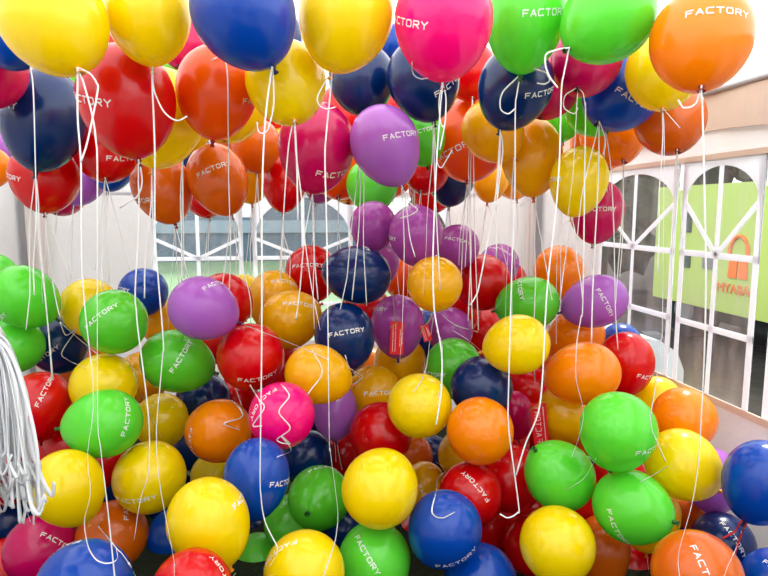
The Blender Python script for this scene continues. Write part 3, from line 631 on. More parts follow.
 'L10': ('navy', (-1.103,3.017,0.978), (0.046,0.468,-0.882), 0.1356, 1.000, 'L', [0.187, -0.912, 0.365, 0.816, 0.352, 0.459, 0.72], 'navy balloon at the left between the edge green ones, letters ORY'),
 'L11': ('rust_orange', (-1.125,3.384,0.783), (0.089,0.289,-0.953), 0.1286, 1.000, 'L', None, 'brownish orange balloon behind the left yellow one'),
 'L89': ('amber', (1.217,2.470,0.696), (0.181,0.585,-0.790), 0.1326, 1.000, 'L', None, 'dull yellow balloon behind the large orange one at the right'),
 'L96': ('orchid', (0.804,2.976,0.988), (0.220,0.580,-0.785), 0.1194, 1.000, 'L', None, 'dim purple balloon under the golden one on top of the heap'),
 'L91': ('magenta', (1.089,2.777,0.600), (0.137,-0.136,-0.981), 0.0936, 1.200, 'L', None, 'magenta balloon in the shaded gap right of the glowing orange one'),
 'L93': ('red', (0.911,2.357,0.463), (0.262,0.753,-0.603), 0.1432, 1.000, 'L', None, 'dark red balloon left of the dimpled green one'),
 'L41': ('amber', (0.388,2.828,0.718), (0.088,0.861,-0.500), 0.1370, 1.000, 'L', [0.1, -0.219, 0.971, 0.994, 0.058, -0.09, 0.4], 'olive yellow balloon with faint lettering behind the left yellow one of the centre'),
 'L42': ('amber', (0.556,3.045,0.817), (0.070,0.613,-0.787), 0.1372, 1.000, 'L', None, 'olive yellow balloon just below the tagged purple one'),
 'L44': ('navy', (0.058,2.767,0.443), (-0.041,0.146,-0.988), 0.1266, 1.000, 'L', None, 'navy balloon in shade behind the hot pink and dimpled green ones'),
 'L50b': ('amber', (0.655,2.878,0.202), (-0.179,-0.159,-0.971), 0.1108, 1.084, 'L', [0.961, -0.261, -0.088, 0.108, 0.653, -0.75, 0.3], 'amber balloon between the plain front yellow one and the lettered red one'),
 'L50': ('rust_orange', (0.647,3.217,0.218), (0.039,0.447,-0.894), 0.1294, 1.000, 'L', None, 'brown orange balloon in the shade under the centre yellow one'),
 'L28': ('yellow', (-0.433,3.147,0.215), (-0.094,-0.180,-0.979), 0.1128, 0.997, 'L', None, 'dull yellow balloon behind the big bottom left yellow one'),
 'L72': ('blue', (1.713,2.894,0.906), (0.297,0.495,-0.817), 0.1080, 1.000, 'L', None, 'blue balloon just showing above the red one by the window'),
 'L74': ('yellow', (1.720,2.562,0.706), (0.381,0.423,-0.822), 0.1102, 1.000, 'L', None, 'yellow balloon between the sill side red and orange ones'),
 'L98': ('amber', (0.837,2.778,0.394), (0.216,0.785,-0.580), 0.1329, 1.000, 'L', None, 'amber balloon behind the glowing orange one'),
 'L49': ('dimmed_green', (-0.017,2.673,0.164), (-0.054,0.444,-0.894), 0.1308, 1.000, 'L', None, 'dark green balloon in shade behind the dimpled green one'),
 'L49b': ('dimmed_green', (-0.184,2.759,-0.061), (0.039,0.393,-0.919), 0.1284, 1.000, 'L', None, 'dark green balloon at the bottom between the two lettered yellow ones'),
 'L88': ('rust_orange', (1.665,2.216,0.315), (0.992,0.113,-0.065), 0.0681, 1.000, 'L', None, 'small burnt orange balloon under the right yellow one'),
 'L18': ('red', (-0.955,2.650,0.615), (-0.171,0.487,-0.856), 0.0967, 1.000, 'L', None, 'red balloon below the red lettered one, by the streamers'),
 'L18b': ('red', (-0.863,2.797,0.467), (-0.245,0.467,-0.850), 0.1128, 1.000, 'L', None, 'dark red balloon under the left green one'),
 'L95': ('red', (0.997,2.323,0.175), (0.049,0.042,-0.998), 0.1161, 1.000, 'L', None, 'dark red balloon at the bottom beside the unlettered yellow one'),
 'L94': ('red', (0.880,2.563,0.164), (0.210,0.729,-0.652), 0.1460, 1.000, 'L', None, 'maroon balloon in the shade between the two blue ones and the red one'),
 'L43b': ('red', (0.250,2.952,0.376), (0.067,0.812,-0.580), 0.1371, 1.000, 'L', None, "maroon balloon under the dark purple one's knot"),
 'L36': ('red', (0.402,3.243,1.048), (0.079,0.921,-0.381), 0.1440, 1.000, 'L', None, 'red balloon peeking out between the two navy ones'),
 'L97': ('blue', (0.747,3.229,0.916), (0.017,0.035,-0.999), 0.1288, 1.076, 'L', None, 'blue balloon in the shade right of the tagged purple one'),
 'L100': ('deep_orange', (0.713,3.775,1.171), (0.176,0.927,-0.331), 0.1356, 1.000, 'L', None, 'red orange balloon behind the purple group and the golden one'),
 'L101': ('navy', (-0.444,3.008,0.672), (-0.109,0.579,-0.808), 0.1318, 1.000, 'L', None, 'navy balloon in the shade under the left green one'),
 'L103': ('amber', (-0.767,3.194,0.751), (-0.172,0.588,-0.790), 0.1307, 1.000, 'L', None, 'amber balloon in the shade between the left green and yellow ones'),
 'L8c': ('yellow', (-0.309,3.930,1.065), (0.080,0.114,-0.990), 0.1341, 1.001, 'L', None, 'yellow sliver of a balloon left of the amber ones'),
 'L90': ('orange', (1.647,3.034,0.376), (0.228,0.459,-0.859), 0.1306, 1.000, 'L', None, 'orange balloon in the shade left of the green one lettered FA'),
 'L42e': ('orange', (0.539,4.131,0.528), (0.050,0.402,-0.914), 0.1135, 1.000, 'L', None, 'small orange balloon in the gap below the lettered navy one'),
 'L0': ('green', (-1.548,3.425,1.264), (-0.481,0.828,-0.288), 0.1173, 1.000, 'L', None, 'green balloon cut by the left edge behind its bright green neighbour'),
 'L104': ('red', (-0.428,3.421,0.881), (-0.121,0.900,-0.419), 0.1332, 1.000, 'L', None, 'dark red balloon between the purple and green ones and the red one'),
 'L105': ('red', (0.951,3.410,1.006), (0.251,0.889,-0.383), 0.1545, 1.000, 'L', None, 'dark red balloon in the shade beneath the golden yellow one'),
 'L106': ('red', (1.242,2.956,0.644), (0.329,0.805,-0.493), 0.1422, 1.000, 'L', None, 'maroon balloon in the shade below the unlettered yellow one'),
 'L107': ('red', (1.104,3.019,0.363), (0.290,0.776,-0.559), 0.1614, 1.000, 'L', None, 'wine red balloon in the shade behind the glowing orange and dark red ones'),
 'L108': ('red', (1.394,3.161,0.379), (0.348,0.769,-0.536), 0.1413, 1.000, 'L', None, 'dark red balloon behind the dull yellow one in the shaded gap'),
 'L109': ('red', (1.318,2.560,0.230), (0.367,0.692,-0.621), 0.1290, 1.000, 'L', None, 'dark orange red balloon behind the dimpled green one'),
 'L110': ('navy', (1.644,2.317,0.160), (0.455,0.618,-0.640), 0.1133, 1.000, 'L', None, 'black navy balloon in the shade under the low right amber one'),
 'L111': ('red', (-0.312,3.241,0.585), (-0.090,0.859,-0.504), 0.1281, 1.000, 'L', None, 'dark red balloon in the gap between orange and hot pink ones'),
 'L112': ('navy', (-0.912,3.107,0.227), (-0.240,0.773,-0.587), 0.1457, 1.000, 'L', None, 'black navy balloon in the shade between the two lower left yellow ones'),
 'L113': ('navy', (-0.545,3.366,0.297), (-0.142,0.818,-0.557), 0.1421, 1.000, 'L', None, 'black navy balloon in the shade behind the left orange one'),
 'L114': ('navy', (-0.263,3.019,-0.096), (-0.072,0.737,-0.672), 0.1301, 1.000, 'L', None, 'navy balloon in the shade under the lettered blue one'),
 'L115': ('navy', (0.241,2.827,0.049), (0.061,0.745,-0.664), 0.1313, 1.000, 'L', None, 'black navy balloon in the gap between the green and yellow front ones'),
 'L116': ('red', (1.597,2.648,0.285), (0.427,0.687,-0.588), 0.1290, 1.000, 'L', None, 'wine red balloon in the gap between the three right green ones'),
 'L117': ('red', (-0.820,2.975,-0.127), (-0.209,0.711,-0.671), 0.1405, 1.000, 'L', None, 'brown red balloon in the shade under the burnt orange one'),
 'L118': ('navy', (0.806,3.451,0.085), (0.186,0.786,-0.589), 0.1578, 1.000, 'L', None, 'black navy balloon in the gap left of the glowing orange one'),
 'L119': ('red', (1.545,2.440,-0.049), (0.404,0.614,-0.678), 0.1324, 1.000, 'L', None, 'dark red balloon at the bottom edge between the two orange ones'),
 'L120': ('red', (0.659,2.872,-0.118), (0.165,0.710,-0.685), 0.1716, 1.000, 'L', None, 'dark brown red balloon behind the bottom centre blue one'),
 'L121': ('red', (-1.091,2.865,0.482), (-0.312,0.779,-0.544), 0.1171, 1.000, 'L', None, 'maroon balloon deep behind the white streamers'),
 'L127': ('red', (-1.350,2.993,0.373), (-0.358,0.754,-0.551), 0.1680, 1.000, 'L', None, 'dark red balloon hidden for the most part by the white streamers'),
 'L128': ('navy', (-1.404,3.083,0.064), (-0.345,0.717,-0.606), 0.1277, 1.000, 'L', None, 'dark navy balloon under the streamer ends at the left edge'),
 'L130': ('red', (-1.426,3.112,0.662), (-0.381,0.794,-0.473), 0.1455, 1.000, 'L', None, 'dark red balloon at the left edge behind the top of the streamers'),
 'L131': ('red', (1.198,3.653,0.843), (0.289,0.866,-0.409), 0.1925, 1.000, 'L', None, 'maroon balloon in the shade between the dim purple one and the yellow one'),
 'L133': ('red', (-0.251,3.422,0.347), (-0.068,0.836,-0.545), 0.1478, 1.000, 'L', None, 'black red balloon in the slit between the orange and hot pink ones'),
 'L136': ('red', (1.193,2.766,0.072), (0.311,0.702,-0.641), 0.1388, 1.000, 'L', None, 'maroon balloon in the slit between the dimpled green and bottom yellow ones'),
 'L123': ('rust_orange', (1.465,3.150,0.761), (0.385,0.808,-0.447), 0.1456, 1.000, 'L', None, 'rust red balloon in the gap left of the large orange one'),
 'L124': ('navy', (-0.640,3.212,0.057), (-0.164,0.769,-0.618), 0.1396, 1.000, 'L', None, 'dark blue balloon in the gap between the dull and the big yellow ones'),
 'L125': ('red', (-0.061,3.086,0.793), (-0.022,0.886,-0.464), 0.1343, 1.000, 'L', None, 'maroon balloon in the gap between the golden and the red ones'),
 'L126': ('navy', (0.075,3.165,0.491), (0.016,0.845,-0.534), 0.1504, 1.000, 'L', None, 'dark navy balloon deep behind the hot pink one'),
}
RIBBONS = [
 ('U8', [(1.002,1.391,1.906),(1.006,1.394,1.883),(1.010,1.394,1.859),(1.011,1.392,1.834),(1.012,1.349,1.503),(1.006,1.323,1.292),(0.990,1.294,1.045),(0.982,1.285,0.967),(0.966,1.276,0.881),(0.937,1.268,0.783),(0.931,1.265,0.755),(0.931,1.262,0.727),(0.938,1.253,0.672)]),
 ('U8', [(1.002,1.391,1.906),(1.004,1.396,1.899),(1.004,1.399,1.891),(0.998,1.399,1.868),(0.990,1.399,1.859),(0.980,1.400,1.854),(0.967,1.402,1.853),(0.961,1.403,1.857),(0.952,1.406,1.872)]),
 ('U5', [(0.407,1.615,1.939),(0.407,1.622,1.912),(0.405,1.625,1.885),(0.403,1.623,1.857),(0.391,1.608,1.718),(0.380,1.586,1.539),(0.376,1.573,1.435),(0.377,1.563,1.359),(0.380,1.558,1.319),(0.393,1.546,1.242),(0.396,1.539,1.190),(0.392,1.530,1.118),(0.377,1.521,1.030)]),
 ('U5', [(0.407,1.615,1.939),(0.408,1.624,1.933),(0.407,1.630,1.926),(0.404,1.630,1.910),(0.401,1.627,1.882),(0.404,1.621,1.841),(0.409,1.619,1.826),(0.416,1.617,1.824)]),
 ('U5', [(0.407,1.615,1.939),(0.411,1.624,1.933),(0.415,1.629,1.926),(0.417,1.629,1.919),(0.420,1.627,1.902),(0.419,1.623,1.868),(0.415,1.618,1.829),(0.401,1.612,1.763)]),
 ('U5', [(0.322,1.604,1.985),(0.331,1.644,1.973),(0.333,1.647,1.970),(0.334,1.648,1.966),(0.342,1.646,1.957),(0.355,1.643,1.952),(0.361,1.635,1.951),(0.368,1.617,1.949)]),
 ('U4', [(0.120,1.708,1.975),(0.120,1.716,1.961),(0.119,1.720,1.946),(0.117,1.721,1.929),(0.103,1.708,1.810),(0.098,1.699,1.734),(0.099,1.668,1.503),(0.095,1.603,0.991),(0.097,1.597,0.944),(0.112,1.577,0.808),(0.114,1.571,0.764),(0.111,1.567,0.731),(0.102,1.563,0.686),(0.068,1.556,0.591)]),
 ('U4', [(0.120,1.708,1.975),(0.116,1.718,1.971),(0.111,1.724,1.965),(0.106,1.726,1.959),(0.086,1.725,1.924),(0.081,1.724,1.911),(0.081,1.723,1.899),(0.089,1.720,1.886),(0.103,1.717,1.880),(0.113,1.715,1.880),(0.131,1.713,1.885)]),
 ('U1', [(-0.475,1.524,1.926),(-0.473,1.529,1.916),(-0.470,1.531,1.906),(-0.466,1.531,1.895),(-0.448,1.519,1.824),(-0.440,1.510,1.763),(-0.438,1.497,1.668),(-0.448,1.432,1.155),(-0.443,1.419,1.057),(-0.429,1.398,0.912),(-0.414,1.372,0.732)]),
 ('U1', [(-0.475,1.524,1.926),(-0.477,1.528,1.905),(-0.479,1.530,1.884),(-0.480,1.528,1.862),(-0.480,1.521,1.801),(-0.475,1.507,1.701),(-0.478,1.483,1.511),(-0.473,1.466,1.384),(-0.459,1.444,1.230),(-0.457,1.439,1.195),(-0.460,1.430,1.126),(-0.473,1.421,1.040),(-0.468,1.410,0.957),(-0.481,1.405,0.903),(-0.483,1.402,0.879),(-0.480,1.398,0.853),(-0.475,1.394,0.830),(-0.467,1.391,0.813),(-0.458,1.388,0.802),(-0.448,1.386,0.796),(-0.437,1.384,0.793),(-0.425,1.382,0.794),(-0.415,1.381,0.798),(-0.412,1.381,0.801),(-0.409,1.382,0.809),(-0.412,1.385,0.828)]),
 ('U1', [(-0.475,1.524,1.926),(-0.471,1.530,1.925),(-0.466,1.533,1.923),(-0.454,1.532,1.917),(-0.445,1.529,1.909),(-0.436,1.526,1.893),(-0.434,1.523,1.873),(-0.458,1.512,1.763),(-0.475,1.508,1.712)]),
 ('U3', [(-0.037,1.586,1.958),(-0.041,1.594,1.939),(-0.044,1.598,1.919),(-0.048,1.598,1.898),(-0.060,1.587,1.798),(-0.069,1.566,1.623),(-0.077,1.521,1.269),(-0.087,1.482,0.953),(-0.086,1.473,0.884),(-0.082,1.467,0.845),(-0.074,1.462,0.813),(-0.051,1.452,0.766),(-0.048,1.451,0.757),(-0.050,1.449,0.740),(-0.067,1.448,0.711)]),
 ('U3', [(-0.037,1.586,1.958),(-0.036,1.594,1.946),(-0.036,1.598,1.933),(-0.035,1.598,1.919),(-0.036,1.592,1.863),(-0.048,1.587,1.813),(-0.055,1.586,1.799),(-0.059,1.587,1.796),(-0.067,1.588,1.795),(-0.075,1.590,1.801),(-0.078,1.593,1.823)]),
 ('U2', [(-0.347,1.705,1.972),(-0.350,1.714,1.961),(-0.351,1.718,1.948),(-0.352,1.717,1.920),(-0.349,1.695,1.756),(-0.352,1.666,1.529),(-0.337,1.631,1.273),(-0.340,1.624,1.213),(-0.357,1.606,1.054),(-0.359,1.600,1.009),(-0.358,1.592,0.944),(-0.349,1.579,0.856),(-0.320,1.552,0.689),(-0.319,1.546,0.677),(-0.314,1.517,0.652),(-0.313,1.502,0.635)]),
 ('U2', [(-0.347,1.705,1.972),(-0.349,1.714,1.964),(-0.350,1.719,1.954),(-0.351,1.720,1.944),(-0.349,1.717,1.923),(-0.344,1.714,1.903),(-0.328,1.706,1.867),(-0.312,1.702,1.848),(-0.295,1.698,1.838),(-0.281,1.695,1.838),(-0.263,1.694,1.848)]),
 ('U7', [(0.756,1.604,2.039),(0.754,1.609,2.022),(0.752,1.611,2.004),(0.744,1.609,1.966),(0.737,1.604,1.923),(0.730,1.585,1.764),(0.723,1.574,1.672),(0.713,1.563,1.576),(0.688,1.542,1.385),(0.673,1.517,1.173),(0.664,1.507,1.083),(0.651,1.503,1.034),(0.621,1.499,0.967),(0.595,1.492,0.886)]),
 ('U7', [(0.756,1.604,2.039),(0.750,1.612,2.039),(0.743,1.617,2.039),(0.735,1.619,2.038),(0.708,1.623,2.030),(0.700,1.623,2.025),(0.696,1.623,2.018),(0.696,1.620,1.993),(0.703,1.616,1.971),(0.710,1.613,1.957),(0.728,1.607,1.933)]),
 ('U6', [(0.700,1.815,2.011),(0.688,1.809,1.949),(0.683,1.804,1.899),(0.676,1.771,1.638),(0.663,1.745,1.418),(0.644,1.695,1.013),(0.644,1.689,0.968),(0.647,1.682,0.915),(0.670,1.652,0.710),(0.666,1.650,0.691),(0.661,1.650,0.685),(0.649,1.651,0.678),(0.633,1.653,0.675),(0.613,1.658,0.686)]),
 ('U6', [(0.700,1.815,2.011),(0.654,1.817,1.968),(0.643,1.816,1.951),(0.638,1.815,1.933),(0.638,1.812,1.912),(0.643,1.810,1.902),(0.652,1.808,1.896),(0.664,1.806,1.894),(0.682,1.805,1.908)]),
 ('U6', [(0.725,1.770,2.019),(0.755,1.799,2.022),(0.763,1.804,2.022),(0.774,1.805,2.019),(0.781,1.803,2.012),(0.788,1.800,1.996),(0.783,1.800,1.988),(0.770,1.801,1.983),(0.750,1.805,1.986)]),
 ('U33', [(-0.760,2.013,2.043),(-0.759,2.015,2.021),(-0.753,2.005,1.944),(-0.751,1.968,1.661),(-0.747,1.949,1.514),(-0.726,1.914,1.272),(-0.715,1.890,1.097)]),
 ('U9', [(1.186,1.828,1.928),(1.191,1.832,1.911),(1.194,1.833,1.893),(1.196,1.829,1.852),(1.194,1.816,1.747),(1.179,1.755,1.259),(1.173,1.746,1.184),(1.164,1.739,1.116),(1.151,1.730,1.031),(1.137,1.723,0.959),(1.134,1.720,0.933),(1.137,1.717,0.909),(1.143,1.713,0.889),(1.181,1.695,0.798)]),
 ('U9', [(1.186,1.828,1.928),(1.194,1.833,1.923),(1.207,1.835,1.912),(1.247,1.823,1.865)]),
 ('U9', [(1.186,1.828,1.928),(1.189,1.832,1.908),(1.191,1.833,1.886),(1.192,1.831,1.865),(1.189,1.823,1.799),(1.177,1.808,1.667),(1.174,1.792,1.535),(1.167,1.776,1.403)]),
 ('U30', [(-0.428,1.854,1.748),(-0.431,1.860,1.715),(-0.433,1.862,1.682),(-0.433,1.860,1.648),(-0.436,1.848,1.550),(-0.449,1.827,1.372),(-0.447,1.819,1.315),(-0.443,1.811,1.257),(-0.419,1.778,1.026),(-0.417,1.762,0.907),(-0.423,1.754,0.837),(-0.446,1.748,0.766),(-0.466,1.736,0.652)]),
 ('U30', [(-0.428,1.854,1.748),(-0.428,1.863,1.740),(-0.428,1.868,1.732),(-0.426,1.868,1.723),(-0.423,1.864,1.687),(-0.428,1.861,1.660),(-0.437,1.860,1.644),(-0.443,1.860,1.637),(-0.488,1.863,1.609)]),
 ('U14', [(0.710,2.013,1.874),(0.715,2.021,1.865),(0.719,2.025,1.856),(0.723,2.024,1.835),(0.724,2.021,1.812),(0.722,2.018,1.785),(0.697,1.998,1.603)]),
 ('U14', [(0.710,2.013,1.874),(0.712,2.020,1.859),(0.713,2.024,1.845),(0.713,2.025,1.830),(0.703,2.011,1.710),(0.690,2.001,1.615),(0.637,1.976,1.357),(0.621,1.972,1.308),(0.603,1.971,1.281)]),
 ('U14', [(0.710,2.013,1.874),(0.713,2.020,1.857),(0.715,2.023,1.839),(0.715,2.023,1.821),(0.712,2.017,1.766),(0.702,2.004,1.657),(0.695,1.977,1.438)]),
 ('U12', [(0.951,1.945,2.007),(0.967,1.946,1.993),(0.972,1.945,1.984),(0.977,1.939,1.942),(0.977,1.934,1.906),(0.957,1.861,1.313),(0.950,1.854,1.252),(0.935,1.846,1.173),(0.929,1.836,1.085),(0.930,1.830,1.043),(0.933,1.827,1.024),(0.950,1.815,0.954),(0.951,1.811,0.920),(0.945,1.808,0.888),(0.936,1.805,0.859),(0.924,1.802,0.823),(0.908,1.800,0.785)]),
 ('U12', [(0.951,1.945,2.007),(0.938,1.952,1.999),(0.917,1.954,1.986),(0.909,1.954,1.974),(0.905,1.951,1.953),(0.908,1.949,1.940),(0.912,1.948,1.935),(0.923,1.945,1.927),(0.934,1.943,1.922),(0.939,1.942,1.921),(0.945,1.942,1.924),(0.953,1.942,1.940)]),
 ('U12', [(0.951,1.945,2.007),(0.951,1.945,1.983),(0.948,1.942,1.935),(0.934,1.920,1.742),(0.909,1.898,1.548),(0.903,1.884,1.426)]),
 ('U11', [(1.122,2.114,1.925),(1.120,2.119,1.907),(1.118,2.121,1.888),(1.113,2.120,1.869),(1.066,2.104,1.684),(1.052,2.096,1.604),(1.039,2.084,1.494)]),
 ('U11', [(1.122,2.114,1.925),(1.136,2.120,1.903),(1.147,2.115,1.869),(1.148,2.111,1.839),(1.139,2.108,1.804)]),
 ('U11', [(1.122,2.114,1.925),(1.124,2.116,1.892),(1.125,2.116,1.859),(1.124,2.109,1.792),(1.119,2.097,1.690),(1.095,2.057,1.352),(1.084,2.028,1.115)]),
 ('U27', [(0.018,1.787,1.860),(0.018,1.793,1.828),(0.019,1.792,1.811),(0.021,1.785,1.757),(0.034,1.767,1.632),(0.041,1.751,1.516),(0.058,1.730,1.376),(0.079,1.712,1.261)]),
 ('U27', [(0.018,1.787,1.860),(0.019,1.793,1.830),(0.020,1.792,1.814),(0.022,1.781,1.730),(0.022,1.761,1.574)]),
 ('U27', [(0.018,1.787,1.860),(0.011,1.796,1.842),(0.008,1.797,1.831),(-0.001,1.792,1.781),(-0.014,1.777,1.648),(-0.032,1.748,1.403)]),
 ('U24', [(0.395,2.142,1.691),(0.398,2.151,1.666),(0.401,2.156,1.640),(0.402,2.155,1.615),(0.404,2.140,1.503),(0.402,2.129,1.412),(0.391,2.101,1.180),(0.381,2.088,1.068)]),
 ('U24', [(0.395,2.142,1.691),(0.402,2.153,1.680),(0.408,2.158,1.669),(0.413,2.159,1.658),(0.428,2.153,1.629),(0.450,2.147,1.610),(0.453,2.146,1.603),(0.447,2.146,1.596),(0.434,2.147,1.588),(0.415,2.149,1.581),(0.391,2.152,1.575)]),
 ('U24', [(0.395,2.142,1.691),(0.400,2.153,1.681),(0.404,2.159,1.670),(0.407,2.160,1.660),(0.415,2.154,1.617),(0.424,2.138,1.510),(0.442,2.126,1.436)]),
 ('U23', [(0.527,2.218,1.925),(0.529,2.224,1.899),(0.530,2.227,1.872),(0.531,2.225,1.844),(0.532,2.204,1.683),(0.543,2.154,1.310)]),
 ('U23', [(0.527,2.218,1.925),(0.531,2.223,1.894),(0.535,2.225,1.861),(0.540,2.218,1.800),(0.543,2.215,1.777),(0.548,2.212,1.763),(0.554,2.211,1.760),(0.562,2.210,1.765),(0.597,2.212,1.824)]),
 ('U23', [(0.527,2.218,1.925),(0.528,2.225,1.900),(0.528,2.227,1.874),(0.527,2.226,1.848),(0.522,2.217,1.768),(0.503,2.199,1.608),(0.494,2.180,1.447),(0.480,2.161,1.287)]),
 ('U22b', [(0.286,2.381,1.984),(0.284,2.385,1.930),(0.273,2.372,1.808),(0.238,2.347,1.567),(0.217,2.325,1.374),(0.208,2.319,1.319),(0.184,2.310,1.219)]),
 ('U22b', [(0.286,2.381,1.984),(0.284,2.383,1.917),(0.283,2.380,1.883),(0.266,2.345,1.583),(0.254,2.329,1.448),(0.231,2.308,1.257)]),
 ('U22b', [(0.286,2.381,1.984),(0.287,2.384,1.954),(0.289,2.381,1.892),(0.289,2.369,1.798),(0.282,2.342,1.579),(0.280,2.326,1.454),(0.287,2.296,1.235)]),
 ('U10', [(1.467,2.155,1.835),(1.469,2.159,1.820),(1.470,2.161,1.805),(1.463,2.156,1.743)]),
 ('U10', [(1.467,2.155,1.835),(1.473,2.155,1.795),(1.478,2.153,1.754),(1.481,2.149,1.714),(1.487,2.127,1.548),(1.491,2.099,1.337)]),
 ('U10', [(1.467,2.155,1.835),(1.469,2.157,1.804),(1.470,2.157,1.772),(1.469,2.154,1.740),(1.449,2.120,1.449),(1.441,2.096,1.256),(1.428,2.073,1.062)]),
 ('U31', [(-0.921,2.421,1.743),(-0.913,2.405,1.634),(-0.909,2.386,1.492),(-0.872,2.315,0.984)]),
 ('U31', [(-0.921,2.421,1.743),(-0.944,2.403,1.578),(-0.948,2.394,1.504),(-0.950,2.370,1.315),(-0.955,2.363,1.259),(-0.967,2.353,1.166)]),
 ('U31', [(-0.921,2.421,1.743),(-0.922,2.399,1.574),(-0.935,2.379,1.406),(-0.934,2.365,1.294)]),
 ('U25', [(0.084,2.286,1.662),(0.078,2.297,1.635),(0.073,2.302,1.608),(0.067,2.302,1.580),(0.051,2.294,1.494),(0.031,2.273,1.308),(0.014,2.261,1.193)]),
 ('U25', [(0.084,2.286,1.662),(0.084,2.295,1.628),(0.084,2.299,1.594),(0.084,2.297,1.560),(0.087,2.280,1.426),(0.098,2.258,1.268)]),
 ('U25', [(0.084,2.286,1.662),(0.085,2.297,1.642),(0.086,2.302,1.621),(0.087,2.302,1.600),(0.087,2.283,1.453),(0.080,2.263,1.286),(0.082,2.246,1.160)]),
 ('U28', [(-0.216,1.879,2.036),(-0.194,1.884,2.047),(-0.188,1.886,2.047),(-0.182,1.885,2.043),(-0.178,1.882,2.032),(-0.175,1.878,2.015),(-0.173,1.875,1.991),(-0.173,1.875,1.963),(-0.174,1.881,1.933),(-0.176,1.893,1.902),(-0.182,1.937,1.835),(-0.184,1.955,1.798),(-0.186,1.962,1.757),(-0.187,1.961,1.715),(-0.187,1.956,1.675),(-0.185,1.927,1.448)]),
 ('U39', [(-0.450,2.127,1.741),(-0.453,2.135,1.718),(-0.455,2.138,1.695),(-0.456,2.137,1.671),(-0.461,2.129,1.600),(-0.481,2.114,1.457),(-0.487,2.096,1.310)]),
 ('U39', [(-0.450,2.127,1.741),(-0.452,2.135,1.724),(-0.454,2.139,1.706),(-0.455,2.139,1.688),(-0.454,2.118,1.523),(-0.461,2.105,1.410)]),
 ('U21', [(0.781,2.573,2.086),(0.783,2.572,2.032),(0.784,2.563,1.923),(0.783,2.507,1.485),(0.790,2.455,1.091)]),
 ('U21', [(0.781,2.573,2.086),(0.779,2.570,1.979),(0.766,2.531,1.653),(0.762,2.504,1.434),(0.765,2.460,1.098)]),
 ('U21', [(0.781,2.573,2.086),(0.775,2.571,1.983),(0.764,2.554,1.825),(0.762,2.541,1.720),(0.766,2.506,1.457),(0.761,2.493,1.349),(0.747,2.467,1.132)]),
 ('U34', [(-0.728,2.588,1.733),(-0.734,2.592,1.701),(-0.738,2.592,1.669),(-0.742,2.590,1.636),(-0.757,2.577,1.511),(-0.779,2.561,1.365)]),
 ('U34', [(-0.728,2.588,1.733),(-0.719,2.588,1.693),(-0.709,2.586,1.652),(-0.663,2.557,1.476),(-0.640,2.539,1.365)]),
 ('U34', [(-0.728,2.588,1.733),(-0.731,2.592,1.707),(-0.733,2.593,1.680),(-0.734,2.591,1.654),(-0.737,2.582,1.575),(-0.749,2.563,1.416),(-0.752,2.546,1.284)]),
 ('U17', [(1.122,2.301,1.576),(1.118,2.311,1.569),(1.113,2.317,1.561),(1.105,2.319,1.554),(1.090,2.319,1.539),(1.079,2.319,1.524),(1.064,2.316,1.483)]),
 ('U17', [(1.122,2.301,1.576),(1.121,2.308,1.548),(1.118,2.310,1.520),(1.114,2.310,1.492),(1.095,2.298,1.381),(1.076,2.283,1.242)]),
 ('U17', [(1.122,2.301,1.576),(1.129,2.308,1.562),(1.134,2.311,1.547),(1.138,2.311,1.533),(1.144,2.305,1.490),(1.147,2.293,1.405),(1.160,2.280,1.319),(1.167,2.268,1.234)]),
 ('U19', [(0.894,2.365,1.814),(0.894,2.370,1.777),(0.893,2.371,1.740),(0.890,2.369,1.703),(0.875,2.348,1.516),(0.858,2.315,1.252),(0.855,2.307,1.214),(0.849,2.291,1.177),(0.840,2.268,1.143)]),
 ('U19', [(0.894,2.365,1.814),(0.895,2.370,1.775),(0.894,2.371,1.737),(0.892,2.368,1.698),(0.885,2.349,1.541),(0.885,2.324,1.345),(0.883,2.313,1.265),(0.880,2.303,1.225),(0.874,2.285,1.187),(0.864,2.258,1.152),(0.852,2.226,1.117)]),
 ('U18', [(1.051,2.529,1.660),(0.993,2.533,1.621)]),
 ('U18', [(1.051,2.529,1.660),(1.122,2.460,1.215)]),
 ('U18', [(1.051,2.529,1.660),(1.052,2.485,1.326),(1.049,2.473,1.225),(1.040,2.453,1.058),(1.041,2.427,0.858)]),
 ('U36', [(-0.985,2.655,1.594),(-0.986,2.659,1.571),(-0.987,2.660,1.548),(-0.983,2.652,1.477),(-0.964,2.627,1.307),(-0.953,2.616,1.238),(-0.938,2.605,1.166)]),
 ('U36', [(-0.985,2.655,1.594),(-0.978,2.658,1.570),(-0.970,2.657,1.546),(-0.961,2.654,1.523),(-0.887,2.617,1.320)]),
 ('U36', [(-0.985,2.655,1.594),(-0.988,2.660,1.578),(-0.989,2.662,1.563),(-0.989,2.662,1.547),(-0.992,2.646,1.424),(-1.004,2.637,1.347),(-1.005,2.628,1.317),(-1.000,2.606,1.273),(-0.999,2.603,1.257),(-0.999,2.604,1.226)]),
 ('U41', [(-0.257,2.760,1.581),(-0.260,2.764,1.534),(-0.263,2.764,1.486),(-0.265,2.761,1.439),(-0.271,2.744,1.309),(-0.276,2.719,1.211),(-0.278,2.716,1.181),(-0.283,2.716,1.082),(-0.284,2.708,1.008),(-0.280,2.698,0.934),(-0.268,2.687,0.863),(-0.223,2.661,0.717),(-0.221,2.659,0.702),(-0.222,2.658,0.692),(-0.225,2.657,0.686),(-0.238,2.658,0.676)]),
 ('U41', [(-0.257,2.760,1.581),(-0.254,2.765,1.550),(-0.250,2.767,1.519),(-0.246,2.764,1.488),(-0.229,2.749,1.394),(-0.194,2.728,1.269),(-0.182,2.718,1.207),(-0.180,2.710,1.147),(-0.192,2.697,1.030)]),
